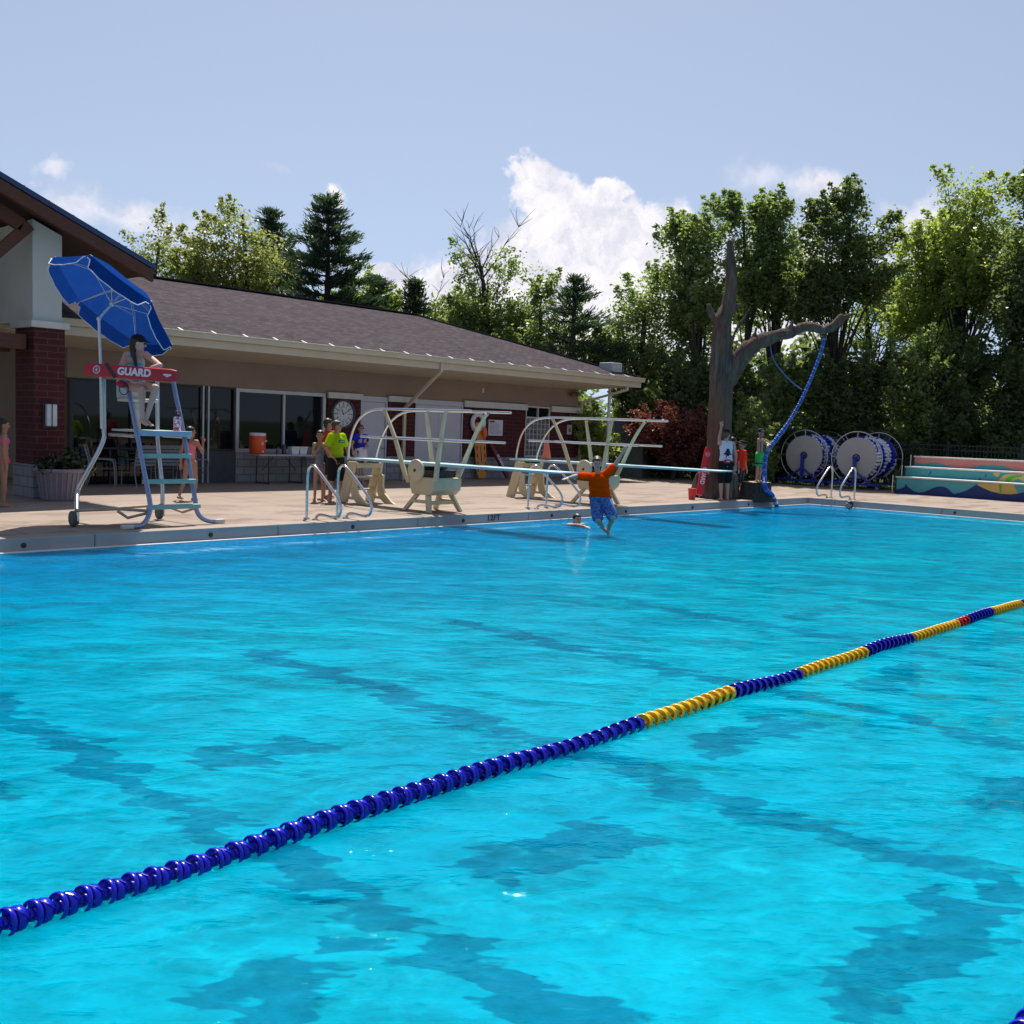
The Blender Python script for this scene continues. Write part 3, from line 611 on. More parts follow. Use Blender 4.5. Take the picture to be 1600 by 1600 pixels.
# ------------------------------------------------------------------ diving stands
M_FIB = pbr('cream_fibreglass', (.62, .53, .34), .5, var=.08, vscale=5, bump=.05)
m, nt = newmat('board_aqua'); n = N(nt); p = n.obj()
c = n.mixc(n.ramp(n.noise(n.map(p, (3, 1, 3)), 2, 5, .6), [(.35, 0), (.7, 1)]), (.30, .50, .55), (.50, .66, .68))
n.out(n.n('ShaderNodeBsdfPrincipled', ins={'Base Color': c, 'Roughness': .55, 'Normal': n.bump(n.noise(p, 150, 2, .5), .3, .003)}).outputs[0]); M_BOARD = m
def diving_stand(label):
    O = Vector((13.65, 14.75, ZD)); root = thing('diving_stand', label, 'diving board', O, 0, 'one metre diving stands')
    def P(x, y, z): return Vector((x, y, z)) - O
    XL_, XR_ = 13.30, 14.03
    # pedestal: hollow body on two splayed trestle frames
    q = MB()
    q.prism([P(XL_, 15.06, .86), P(XL_, 14.32, .86), P(XL_, 14.34, .62), P(XL_, 14.46, .52), P(XL_, 14.98, .52), P(XL_, 15.04, .66)], (XR_ - XL_, 0, 0)); q.build('pedestal_body', M_FIB, root, bevel=.03)
    for x, o_ in ((XL_ + .03, -.1), (XR_ - .09, .12)):
        q = MB()
        for (y0, y1) in ((14.88, 15.13), (14.56, 14.42)):
            q.prism([P(x, y0 - .06, .515), P(x, y0 + .06, .515), P(x + o_, y1 + .055, ZD), P(x + o_, y1 - .055, ZD)], (.07, 0, 0))
        q.prism([P(x + o_ * .5, 15.0, .36), P(x + o_ * .5, 14.5, .36), P(x + o_ * .5, 14.5, .42), P(x + o_ * .5, 15.0, .42)], (.065, 0, 0))
        q.build('leg_frame', M_FIB, root, bevel=.012)
    q = MB(); q.bar(P(XL_ + .05, 14.52, .37), P(XR_ - .03, 14.52, .37), .05, .07); q.build('cross_bar', M_FIB, root)
    q = MB(); q.box(P(13.36, 14.45, .862), P(13.98, 15.0, 1.0)); q.tube([P(13.33, 14.75, 1.03), P(14.0, 14.75, 1.03)], .035, 12); q.build('fulcrum', M_DARK, root, bevel=.01)
    q = MB(); Mx = Matrix.Translation(P(13.2, 14.75, .99)) @ Matrix.Rotation(R(-90), 4, 'Y'); q.lathe([(.012, -.03), (.20, -.03), (.215, -.02), (.215, .02), (.20, .03), (.04, .035), (.012, .035)], 28, 0, Mx)
    wh = q.build('adjusting_wheel', M_FIB, root)
    q = MB(); q.lathe([(.03, .036), (.03, .045), (.01, .045)], 14, 0, Mx); q.tube([P(13.23, 14.75, .99), P(13.4, 14.75, .99)], .02, 8); q.build('hub', M_DARK, wh)
    # struts
    for x, pts in ((XL_, [(639, 752), (630, 733), (619, 689), (609, 662), (601, 641)]), (XL_, [(681, 752), (684, 722), (688, 693), (692, 668), (697, 641)]),
                   (XR_, [(677, 742), (675, 724), (671, 686), (668, 665), (666, 645)]), (XR_, [(714, 750), (722, 732), (737, 693), (748, 668), (761, 646)])):
        w_ = [atX(a, b, x + (0.02 if x == XL_ else 0)) for a, b in pts]; w_ = smooth_path(w_, 2); q = MB(); K = len(w_)
        q.tube([v - O for v in w_], [.055 - .024 * i / (K - 1) + (.012 if i > K - 3 else 0) for i in range(K)], 8); q.build('strut', M_FIB, root)
    # hand rails
    for x, dy in ((XL_ - .01, 0), (XR_ + .02, -.18)):
        tp = [(16.98, 1.09), (16.96, 1.30), (16.85, 1.70), (16.62, 1.98), (16.30, 2.12), (15.95, 2.155), (15.2, 2.155), (13.39 + dy * .6, 2.15)]
        q = MB(); q.tube(smooth_path([P(x, y + dy * max(0, min(1, (z - 1.2) / .9)), z) for y, z in tp], 3), .025, 12); q.build('hand_rail', M_STEEL, root)
        q = MB(); q.tube([P(x, 16.57 + dy, 1.585), P(x, 13.33 + dy * .6, 1.585)], .024, 12); q.build('hand_rail', M_STEEL, root)
    # rear steps
    for x in (XL_ - .02, XR_ - .04):
        q = MB()
        q.prism([P(x, 16.98, 1.06), P(x, 16.72, 1.06), P(x, 16.78, .82), P(x, 17.0, ZD), P(x, 17.26, ZD)], (.06, 0, 0))
        ft = [(16.80, .80), (16.68, .78), (16.68, .55), (16.62, .40), (16.40, .24), (16.28, ZD), (16.62, ZD), (16.80, .30), (16.86, .42)]
        q.prism([P(x + .005, y, z) for y, z in ft], (.05, 0, 0)); q.bar(P(x + .03, 17.1, .30), P(x + .03, 16.7, .30), .045, .06)
        q.build('step_frame', M_FIB, root, bevel=.008)
    q = MB(); q.box(P(XL_ + .04, 16.72, .93), P(XR_ - .04, 16.94, 1.04)); q.build('anchor_plate', M_FIB, root, bevel=.01)
    for z, y in ((.72, 16.92), (.45, 17.0)): q = MB(); q.box(P(XL_ + .04, y - .05, z), P(XR_ - .04, y + .05, z + .035)); q.build('step', M_FIB, root, bevel=.006)
    q = MB(); q.box(P(13.4, 16.7, 1.042), P(13.5, 16.95, 1.08)); q.box(P(13.8, 16.7, 1.042), P(13.9, 16.95, 1.08)); q.build('hinge', M_DARK, root)
    q = MB(); b0, b1, b2 = P(13.4, 17.3, 1.082), P(13.4, 14.7, 1.088), P(13.4, 11.3, 1.112)
    sec = lambda y, z0, z1: [P(13.4, y, z0), P(13.9, y, z0), P(13.9, y, z1), P(13.4, y, z1)]
    S_ = [sec(17.3, 1.083, 1.115), sec(16.9, 1.082, 1.13), sec(14.7, 1.082, 1.14), sec(12, 1.10, 1.142), sec(11.3, 1.115, 1.142)]
    vs = [v for s_ in S_ for v in s_]; fs = [(0, 1, 2, 3), (19, 18, 17, 16)]
    for i in range(4):
        for k in range(4): fs.append((i * 4 + k, (i + 1) * 4 + k, (i + 1) * 4 + (k + 1) % 4, i * 4 + (k + 1) % 4))
    q.add(vs, [f_[::-1] for f_ in fs]); q.build('springboard', M_BOARD, root, bevel=.006)
    return root
ds = diving_stand('nearer diving stand with springboard, just right of the man in the yellow shirt')
ds2 = copy_tree(ds); ds2.location = ds.location + Vector((5.15, 0, 0)); ds2['label'] = 'farther diving stand with springboard, the one with an orange cone behind it'
cn = thing('traffic_cone', 'faded orange traffic cone standing at the rear of the farther diving stand', 'cone', (18.8, 16.30, 1.135))
q = MB(); q.box((-.15, -.15, 0), (.15, .15, .02)); q.build('base', M_DARK, cn)
q = MB(); q.lathe([(.115, .021), (.11, .06), (.04, .44), (.03, .46)], 20); q.build('cone_body', pbr('faded_orange_plastic', (.72, .17, .10), .6, var=.1), cn)

# ------------------------------------------------------------------ lifeguard chair
M_PTUBE = pbr('galvanised_tube', (.50, .52, .54), .3, metal=.9, var=.1, vscale=12)
M_BTUBE = pbr('blue_grey_tube', (.24, .30, .46), .35, metal=.7, var=.1, vscale=12)
M_STEP = pbr('mint_step', (.22, .40, .35), .6, var=.1)
M_SEAT = pbr('white_seat_plastic', (.55, .56, .52), .5)
lc = thing('lifeguard_chair', 'tall wheeled steel lifeguard chair with mint green steps on the pool edge', 'lifeguard chair', (7.9, 15.1, ZD))
O = Vector((7.9, 15.1, ZD))
def q_(v): return Vector(v) - O
LX, RX = 7.48, 8.36
fl_top = atX(197, 589, LX); fl_mid = atX(213, 672, LX); fl_low = atX(235, 792, LX)
fr_top = atX(270, 592, RX); fr_mid = atX(287, 676, RX); fr_low = atX(306, 792, RX)
rl_top = atD(162, 588, 15.95); rl_mid = atD(163, 680, 15.95); rl_bend = atD(120, 767, 15.9); rl_foot = atZ(120, 817, .24)
rr_mid = rl_mid + Vector((.9, .02, 0)); rr_bend = atD(254, 762, 16.5); rr_foot = atD(254, 810, 16.5); rr_top = rl_top + Vector((.9, .02, 0)); rr_foot.z = .24
for top_, mid_, low_, rtop_, sgn in ((fl_top, fl_mid, fl_low, rl_top, -1), (fr_top, fr_mid, fr_low, rr_top, 1)):
    ft = Vector((low_.x, low_.y - .03, .26))
    pts = [rtop_ + Vector((0, 0, .0)), top_ + (rtop_ - top_) * .25 + Vector((0, 0, .01)), top_ + Vector((0, 0, 0)), top_ + (low_ - top_) * .12, mid_, low_ + Vector((0, 0, .05)), low_ - Vector((0, 0, .03)), low_ + Vector((sgn * .05, -.03, -.16)), Vector((low_.x + sgn * .17, low_.y - .08, ZD + .04)), Vector((low_.x + sgn * .34, low_.y - .05, ZD + .035))]
    q = MB(); q.tube([q_(v) for v in smooth_path(pts, 3)], .036, 12); q.build('front_leg', M_BTUBE, lc)
    q = MB(); e = q_(pts[-1]); q.bar(e - Vector((sgn * .05, 0, 0)), e + Vector((sgn * .13, 0, 0)), .085, .06); q.build('foot', M_SEAT, lc, bevel=.01)
for t_, m_, b_, f_ in ((rl_top, rl_mid, rl_bend, rl_foot), (rr_top, rr_mid, rr_bend, rr_foot)):
    q = MB(); q.tube([q_(v) for v in smooth_path([t_, m_ + (t_ - m_) * .1, m_ - Vector((0, 0, .1)), b_ + (m_ - b_) * .1, b_ - Vector((0, 0, .05)), f_], 3)], .034, 12); q.build('rear_leg', M_PTUBE, lc)
    q = MB(); Mx = Matrix.Translation(q_(Vector((f_.x, f_.y, ZD + .115))) + Vector((-.06, 0, 0))) @ Matrix.Rotation(R(90), 4, 'Y'); q.lathe([(.03, -.025), (.09, -.028), (.115, -.018), (.115, .018), (.09, .028), (.03, .025)], 22, 0, Mx); q.build('wheel', pbr('grey_rubber', (.08, .085, .08), .7), lc)
# second tube beside the rear left post that holds the parasol
q = MB(); q.tube([q_(rl_top + Vector((-.05, -.03, .02))), q_(rl_mid + Vector((-.05, -.03, .1)))], .03, 10); q.build('parasol_holder', M_PTUBE, lc)
# platform
zpl = fl_mid.z
q = MB(); q.box(q_((LX + .02, fl_mid.y + .02, zpl - .03)), q_((RX - .03, rl_mid.y, zpl))); q.build('platform', pbr('platform_boards', (.50, .52, .52), .5, var=.15, stretch=(1, 8, 1)), lc, bevel=.006)
q = MB(); q.box(q_((LX - .03, fl_mid.y - .03, zpl - .085)), q_((RX + .03, fl_mid.y + .018, zpl + .0))); q.build('platform_edge', pbr('pale_blue_edge', (.30, .42, .55), .45), lc, bevel=.006)
for x in (LX - .01, RX + .01): q = MB(); q.tube([q_((x, fl_mid.y + .02, zpl - .09)), q_((x, rl_mid.y, zpl - .09))], .025, 10); q.build('platform_rail', M_PTUBE, lc)
for k, (a, b) in enumerate((((221, 712), (295, 712)), ((227, 752), (302, 752)), ((234, 792), (308, 791)))):
    v0 = atX(a[0], a[1], LX); v1 = atX(b[0], b[1], RX); y = (v0.y + v1.y) / 2; z = (v0.z + v1.z) / 2
    q = MB(); q.box(q_((LX + .02, y - .06, z - .035)), q_((RX - .02, y + .06, z + .03))); q.build('step', M_STEP, lc, bevel=.008)
# seat with back and central post
sc = Vector(((LX + RX) / 2 - .06, (fl_top.y + rl_top.y) / 2 + .12, 0))
q = MB(); q.box(q_((sc.x - .24, sc.y - .24, 2.06)), q_((sc.x + .24, sc.y + .22, 2.11))); q.box(q_((sc.x - .24, sc.y + .19, 2.11)), q_((sc.x + .24, sc.y + .235, 2.5))); q.build('seat', M_SEAT, lc, bevel=.03)
q = MB(); q.tube([q_((sc.x, sc.y, zpl)), q_((sc.x, sc.y, 2.06))], .05, 14); q.build('seat_post', M_SEAT, lc)
q = MB(); q.tube([q_(rl_top), q_(rr_top)], .026, 10); q.build('back_rail', M_PTUBE, lc)
q = MB(); z = .42; q.tube([q_((rl_foot.x, rl_foot.y, z)), q_((rl_foot.x + .5, rl_foot.y - .25, z + .03)), q_((fl_low.x, fl_low.y, z + .02)), ], .022, 8); q.tube([q_((rl_foot.x, rl_foot.y, z)), q_((rr_foot.x, rr_foot.y, z))], .022, 8)
q.tube([q_((rr_foot.x, rr_foot.y, z)), q_((fr_low.x - .05, fr_low.y + .3, z - .07)), q_((fr_low.x, fr_low.y, z + .02))], .022, 8); q.tube([q_((rl_foot.x + .5, rl_foot.y - .25, z)), q_((fl_low.x - .2, fl_low.y + .3, z - .1)), q_((fl_low.x, fl_low.y, z))], .022, 8); q.build('lower_brace', pbr('rusty_white_tube', (.40, .30, .22), .6, var=.3), lc)

# parasol above it
pr = thing('parasol', 'blue tilted parasol with white piping above the lifeguard chair', 'parasol', rl_top); O = Vector(rl_top)
R3, U3, F3 = right0, Vector((0, 0, 1)), fwd0
R3, U3, F3 = right, upr, fwd
ax = (R3 * .47 + U3 * .78 + F3 * .41).normalized()
cc = atD(179, 471, 16.0); apex = cc + ax * .36; bend = apex - ax * .74
e1 = (R3 * -94 + U3 * 74 + F3 * -31.4); e1 = (e1 - ax * e1.dot(ax)).normalized(); e2 = ax.cross(e1)
RR_ = 1.05; NV = 6
vtx = [cc + (e1 * math.cos(2 * math.pi * k / NV) + e2 * math.sin(2 * math.pi * k / NV)) * RR_ for k in range(NV)]
m, nt = newmat('blue_canopy_fabric'); n = N(nt)
c = n.mixc(n.noise(n.obj(), 5, 4, .6), (.008, .045, .235), (.013, .068, .31))
d1 = n.n('ShaderNodeBsdfDiffuse', ins={'Color': c}).outputs[0]; t1 = n.n('ShaderNodeBsdfTranslucent', ins={'Color': c}).outputs[0]
n.out(n.n('ShaderNodeMixShader', ins={0: .33, 1: d1, 2: t1}).outputs[0]); M_CANOPY = m
M_PIPE = pbr('white_piping', (.75, .77, .8), .6); M_POLE = pbr('white_pole', (.70, .71, .73), .35)
can = MB(); NS = 8; NU = 10
for k in range(NV):
    a, b = vtx[k] - O, vtx[(k + 1) % NV] - O; tpx = apex - O; g_ = []
    for i in range(NS + 1):
        t = i / NS
        for j in range(NU + 1):
            u = j / NU; p = tpx.lerp(a.lerp(b, u), t); bul = math.sin(math.pi * t) * .07; sag = 4 * u * (1 - u) * t * .05
            g_.append(p + ax * (bul - sag * .4))
    W = NU + 1
    can.add(g_, [(i * W + j, (i + 1) * W + j, (i + 1) * W + j + 1, i * W + j + 1) for i in range(NS) for j in range(NU)], 0, True)
cano = can.build('canopy', M_CANOPY, pr)
val = MB(); pip = MB()
for k in range(NV):
    a, b = vtx[k] - O, vtx[(k + 1) % NV] - O; outd = ((a + b) / 2 - (cc - O)).normalized(); top_ = []; bot = []
    for j in range(NU * 2 + 1):
        u = j / (NU * 2); p = a.lerp(b, u) - ax * (4 * u * (1 - u) * .02); sc_ = .15 + .06 * math.sin(math.pi * u) ** .5 + .004 * math.sin(u * 25)
        if u < .06 or u > .94: sc_ = .07
        top_.append(p); bot.append(p - ax * sc_ + outd * .03)
    W = len(top_); val.add(top_ + bot, [(j, j + W, j + W + 1, j + 1) for j in range(W - 1)], 0, True)
    pip.tube(bot, .007, 5)
    pip.tube([a, (a + (apex - O)) / 2 - ax * .0 + ax * .05, apex - O - ax * .03], .006, 5)
val.build('valance', M_CANOPY, cano); pip.build('piping', M_PIPE, cano)
run = apex - ax * .42
for k in range(NV):
    mid = apex.lerp(vtx[k], .5) + ax * .03
    q = MB(); q.tube([apex - O - ax * .04, mid - O - ax * .02, vtx[k] - O - ax * .01], .006, 6); rb = q.build('rib', M_POLE, pr)
    q = MB(); q.tube([run - O, mid - O - ax * .02], .007, 6); q.build('strut', M_POLE, rb)
q = MB(); q.tube([Vector((0, 0, -.9)), bend - O], .022, 10); q.tube([bend - O, apex - O], .02, 10); q.ball(bend - O, .035); q.build('pole', M_POLE, pr)
q = MB(); q.ball(run - O, .04); q.tube([run - O, apex - O], .024, 8); q.ball(apex - O, .035); q.build('hub', M_POLE, pr)
# ------------------------------------------------------------------ people: one continuous remeshed body each, clothes and hair as parts
def skinmat(name, c):
    m, nt = newmat(name); n = N(nt)
    cc_ = n.mixc(n.noise(n.obj(), 9, 4, .6), c, tuple(x * .82 for x in c))
    n.out(n.n('ShaderNodeBsdfPrincipled', ins={'Base Color': cc_, 'Roughness': .5, 'Specular IOR Level': .35, 'Subsurface Weight': .0}).outputs[0]); return m
SK_F = skinmat('fair_skin', (.55, .33, .25)); SK_P = skinmat('pale_skin', (.60, .38, .31)); SK_T = skinmat('tanned_skin', (.42, .22, .14))
M_HAIRD = pbr('dark_hair', (.018, .011, .009), .5, var=.3, vscale=60); M_HAIRB = pbr('brown_hair', (.07, .04, .025), .5, var=.3, vscale=60)
def thincloth(name, c):
    m, nt = newmat(name); n = N(nt); cc_ = n.mixc(n.noise(n.obj(), 14, 4, .6), c, tuple(x * .85 for x in c))
    n.out(n.n('ShaderNodeMixShader', ins={0: .55, 1: n.n('ShaderNodeBsdfDiffuse', ins={'Color': cc_}).outputs[0], 2: n.n('ShaderNodeBsdfTranslucent', ins={'Color': cc_}).outputs[0]}).outputs[0]); return m
def cloth(name, c, var=.08, **k): return pbr(name, c, .85, var=var, vscale=14, bump=.25, bscale=35, spec=.2, **k)
M_EYE = pbr('eye', (.03, .02, .02), .2, var=0); M_LIP = pbr('lips', (.35, .10, .09), .5, var=.05)
class Prims:
    def __init__(s): s.mb = MB()
    def cap(s, a, b, ra, rb, n=14, sq=None):
        """tapered capsule"""
        a = Vector(a); b = Vector(b); d = b - a; L = max(d.length, 1e-5); d /= L
        M = Matrix.Translation(a) @ d.to_track_quat('Z', 'Y').to_matrix().to_4x4(); prof = []
        for i in range(5): t = R(90 * i / 4 ); prof.append((max(1e-4, ra * math.sin(t)), -ra * math.cos(t)))
        for i in range(1, 6): t = R(90 * i / 5); prof.append((max(1e-4, rb * math.cos(t)), L + rb * math.sin(t)))
        s.mb.lathe(prof, n, 0, M)
    def ball(s, c, r, M=None): s.mb.ball(c, r, 0, 18, 12, M)
    def make(s, name, mat, parent, O, voxel=.009, smooth=3, disp=0):
        me = s.mb.mesh(name, mat); me.transform(Matrix.Translation(-Vector(O)))
        o = bpy.data.objects.new(name, me); COL.objects.link(o)
        r = o.modifiers.new('r', 'REMESH'); r.mode = 'VOXEL'; r.voxel_size = voxel; r.use_smooth_shade = True
        if smooth: k = o.modifiers.new('s', 'SMOOTH'); k.iterations = smooth; k.factor = .5
        dg = bpy.context.evaluated_depsgraph_get(); m2 = bpy.data.meshes.new_from_object(o.evaluated_get(dg))
        o.modifiers.clear(); o.data = m2; m2.name = name
        if not m2.materials: m2.materials.append(mat)
        m2.polygons.foreach_set('use_smooth', [True] * len(m2.polygons))
        if parent is not None: o.parent = parent
        return o
def basis(face):
    f = Vector((face[0], face[1], 0)).normalized(); return Vector((f.y, -f.x, 0)), f, Vector((0, 0, 1))
def pose(foot, face, s=1.0, lean=(0, 0), up=None, armL=((-.2, 0, -1), (-.1, .1, -1)), armR=((.2, 0, -1), (.1, .1, -1)),
         legL=((-.04, 0, -1), (0, -.02, -1)), legR=((.04, 0, -1), (0, -.02, -1)), head=(0, 1, 0), pelvis=None, hz=1.0, wid=1.0, tors=1.0):
    """joints from direction vectors given in the person's own frame (right, forward, up)"""
    X, Y, Z = basis(face); W = lambda v: X * v[0] + Y * v[1] + Z * v[2]; nv = lambda v: W(v).normalized()
    J = {}; th, sh_ = .42 * s, .41 * s
    if pelvis is None:
        dz = max(-(Vector(legL[0]).normalized().z * th + Vector(legL[1]).normalized().z * sh_), -(Vector(legR[0]).normalized().z * th + Vector(legR[1]).normalized().z * sh_))
        pelvis = Vector(foot) + Z * (dz + .075 * s)
    J['pel'] = Vector(pelvis); t = nv(up or (lean[0], lean[1], 1))
    J['up'] = t; J['X'] = X; J['Y'] = Y; J['s'] = s; J['hz'] = hz; J['wid'] = wid
    J['chest'] = J['pel'] + t * .34 * s * tors; J['neck'] = J['pel'] + t * .52 * s * tors
    J['head'] = J['neck'] + (t * .6 + Z * .4).normalized() * (.165 * s * (1 + (hz - 1) * .6)); J['hf'] = nv(head)
    for sd_, k, a, l in (('L', -1, armL, legL), ('R', 1, armR, legR)):
        J['sh' + sd_] = J['neck'] + X * (k * .175 * s * wid) - t * .045 * s
        J['el' + sd_] = J['sh' + sd_] + nv(a[0]) * .285 * s; J['wr' + sd_] = J['el' + sd_] + nv(a[1]) * .25 * s
        J['hip' + sd_] = J['pel'] + X * (k * .085 * s * wid) - t * .02 * s
        J['kn' + sd_] = J['hip' + sd_] + nv(l[0]) * th; J['an' + sd_] = J['kn' + sd_] + nv(l[1]) * sh_
        J['ft' + sd_] = W((k * .15, 1, -.15)).normalized(); J['hd' + sd_] = None
    return J
def body(J, mat, root, O, fat=1.0, fem=False, hands=True, feet=True):
    s = J['s']; X, Y, t = J['X'], J['Y'], J['up']; f = fat; P = Prims(); w = J['wid']
    side = X; pel, ch, nk = J['pel'], J['chest'], J['neck']
    # torso: overlapping ellipsoids in the torso's frame
    tf = Matrix((X, (t.cross(X)).normalized(), t)).transposed()
    P.ball(pel, (.155 * s * f * w, .115 * s * f, .125 * s), tf); P.ball(pel + t * .13 * s, (.128 * s * f * w, .095 * s * f, .14 * s), tf)
    P.ball(pel + t * .25 * s, (.138 * s * f * w, .10 * s * f, .13 * s), tf); P.ball(ch + t * .03 * s, (.155 * s * w * (f * .5 + .5), .105 * s * f, .14 * s), tf)
    P.cap(J['shL'] , J['shR'], .058 * s, .058 * s); P.cap(nk - t * .05 * s, J['head'] - Vector((0, 0, .04 * s)), .058 * s, .050 * s)
    if fem:
        for k in (-1, 1): P.ball(ch + X * (k * .07 * s) + t.cross(X) * (.075 * s) + t * .0, .062 * s)
    for d in 'LR':
        P.cap(J['sh' + d], J['el' + d], .052 * s * f, .039 * s * f); P.cap(J['el' + d], J['wr' + d], .039 * s * f, .026 * s)
        P.cap(J['hip' + d], J['kn' + d], .086 * s * f, .055 * s * f); P.cap(J['kn' + d], J['an' + d], .052 * s * f, .034 * s * (f * .5 + .5))
        cv = J['kn' + d].lerp(J['an' + d], .3); back = (J['kn' + d] - J['an' + d]).cross(X).normalized(); P.ball(cv + back * .012 * s, (.05 * s * f, .05 * s * f, .10 * s), (J['an' + d] - J['kn' + d]).to_track_quat('Z', 'Y').to_matrix())
        if feet:
            fd = J['ft' + d]; an = J['an' + d]; heel = an - fd * .045 * s - Vector((0, 0, .035 * s)) if abs(fd.z) < .6 else an
            toe = an + fd * .15 * s - (Vector((0, 0, .045 * s)) if abs(fd.z) < .6 else Vector((0, 0, 0)))
            P.cap(heel, an + fd * .06 * s - (Vector((0, 0, .03 * s)) if abs(fd.z) < .6 else Vector((0, 0, 0))), .033 * s, .036 * s); P.cap(an + fd * .05 * s - (Vector((0, 0, .03 * s)) if abs(fd.z) < .6 else Vector((0, 0, 0))), toe, .036 * s, .024 * s)
            sd = fd.cross(Vector((0, 0, 1))) if abs(fd.z) < .9 else X
            for i in range(5): P.cap(toe + sd.normalized() * ((i - 2) * .014 * s), toe + sd.normalized() * ((i - 2) * .016 * s) + fd * (.035 - .003 * abs(i - 1)) * s, .013 * s, .009 * s, 8)
        if hands:
            hd = J['hd' + d] or (J['wr' + d] - J['el' + d]).normalized(); hd = Vector(hd).normalized(); wr = J['wr' + d]
            lat = hd.cross(Vector((0, 0, 1)) if abs(hd.z) < .8 else Y); lat = lat.normalized(); pn = lat.cross(hd).normalized()
            if J.get('spread' + d): sp_ = 1.7
            else: sp_ = 1.0
            for i in range(4):
                b0 = wr + hd * .015 * s + lat * ((i - 1.5) * .014 * s); b1 = wr + hd * .085 * s + lat * ((i - 1.5) * .021 * s)
                P.cap(b0, b1, .015 * s, .0125 * s, 8); l_ = (.038, .046, .042, .032)[i] * s
                d1 = (hd + lat * ((i - 1.5) * .12 * sp_) - pn * .25).normalized(); k1 = b1 + d1 * l_; d2 = (hd - pn * .7 + lat * ((i - 1.5) * .08 * sp_)).normalized() if sp_ == 1 else d1
                P.cap(b1, k1, .0105 * s, .0095 * s, 8); P.cap(k1, k1 + d2 * l_ * .85, .0095 * s, .008 * s, 8)
            k = -1 if d == 'L' else 1
            tb = wr + hd * .02 * s - lat * (.02 * s); td = (hd - lat * .9).normalized(); P.cap(tb, tb + td * .05 * s, .014 * s, .011 * s, 8); P.cap(tb + td * .05 * s, tb + td * .05 * s + (hd - lat * .3).normalized() * .03 * s, .011 * s, .009 * s, 8)
    # head
    hf = J['hf']; hx = hf.cross(Vector((0, 0, 1))).normalized(); hu = hx.cross(hf).normalized(); H_ = J['head']; h = s * J['hz']
    HM = Matrix((hx, hf, hu)).transposed()
    P.ball(H_ + hu * .02 * h - hf * .008 * h, (.077 * h, .096 * h, .098 * h), HM); P.ball(H_ - hu * .045 * h + hf * .022 * h, (.056 * h, .066 * h, .066 * h), HM)
    P.ball(H_ - hu * .085 * h + hf * .058 * h, .026 * h); P.cap(H_ + hf * .088 * h + hu * .02 * h, H_ + hf * .108 * h - hu * .018 * h, .009 * h, .015 * h, 8)
    P.cap(H_ + hf * .078 * h + hu * .034 * h - hx * .035 * h, H_ + hf * .078 * h + hu * .034 * h + hx * .035 * h, .013 * h, .013 * h, 8)
    for k in (-1, 1):
        P.ball(H_ + hx * (k * .077 * h) - hu * .005 * h - hf * .005 * h, (.013 * h, .022 * h, .034 * h), HM); P.ball(H_ + hx * (k * .034 * h) + hf * .060 * h - hu * .022 * h, .026 * h)
    b_ = P.make('body', mat, root, O)
    e = MB()
    for k in (-1, 1): e = MB(); e.ball(H_ + hx * (k * .031 * h) + hf * .086 * h + hu * .014 * h - Vector(O), (.014 * h, .009 * h, .008 * h), 0, 12, 8, HM); e.build('eye', M_EYE, root)
    e = MB(); e.ball(H_ + hf * .087 * h - hu * .048 * h - Vector(O), (.023 * h, .010 * h, .007 * h), 0, 12, 8, HM); e.build('mouth', M_LIP, root)
    J['HM'] = HM; J['hx'] = hx; J['hu'] = hu
    return b_
def hair(J, mat, root, O, kind='short'):
    P = Prims(); H_ = J['head']; h = J['s'] * J['hz']; hf, hx, hu, HM = J['hf'], J['hx'], J['hu'], J['HM']
    P.ball(H_ + hu * .034 * h - hf * .022 * h, (.086 * h, .098 * h, .096 * h), HM)
    P.ball(H_ + hu * .075 * h + hf * .03 * h, (.06 * h, .055 * h, .035 * h), HM)
    P.ball(H_ - hf * .06 * h - hu * .03 * h, (.066 * h, .045 * h, .06 * h), HM)
    if kind == 'long':
        P.cap(H_ - hf * .07 * h - hu * .0 * h, H_ - hf * .095 * h - hu * .20 * h, .07 * h, .045 * h); P.cap(H_ - hf * .06 * h + hx * .04 * h, H_ - hf * .08 * h - hu * .17 * h + hx * .04 * h, .05 * h, .03 * h)
    if kind == 'tail':
        P.ball(H_ - hf * .1 * h + hu * .03 * h, .035 * h); P.cap(H_ - hf * .11 * h + hu * .02 * h, H_ - hf * .11 * h - hu * .17 * h, .032 * h, .02 * h)
    if kind == 'braid':
        P.cap(H_ - hf * .07 * h, H_ - hf * .05 * h - hu * .16 * h + hx * .0, .06 * h, .035 * h); P.cap(H_ - hf * .05 * h - hu * .14 * h, H_ + hf * .03 * h - hu * .36 * h + hx * .05 * h, .034 * h, .024 * h)
    return P.make('hair', mat, root, O, .012, 2, 0)
def cap_hat(J, mat, root, O, brim='cap'):
    P = Prims(); H_ = J['head']; h = J['s'] * J['hz']; hf, hx, hu, HM = J['hf'], J['hx'], J['hu'], J['HM']
    P.ball(H_ + hu * .062 * h - hf * .008 * h, (.092 * h, .106 * h, .074 * h), HM)
    if brim == 'cap':
        for i in range(-3, 4): P.cap(H_ + hf * .07 * h + hx * (i * .02 * h) + hu * .062 * h, H_ + hf * (.175 - abs(i) * .009) * h + hx * (i * .02 * h) + hu * .042 * h, .012 * h, .008 * h, 8)
    else:
        P.ball(H_ + hu * .045 * h, (.155 * h, .165 * h, .014 * h), HM)
    return P.make('cap', mat, root, O, .010, 2)
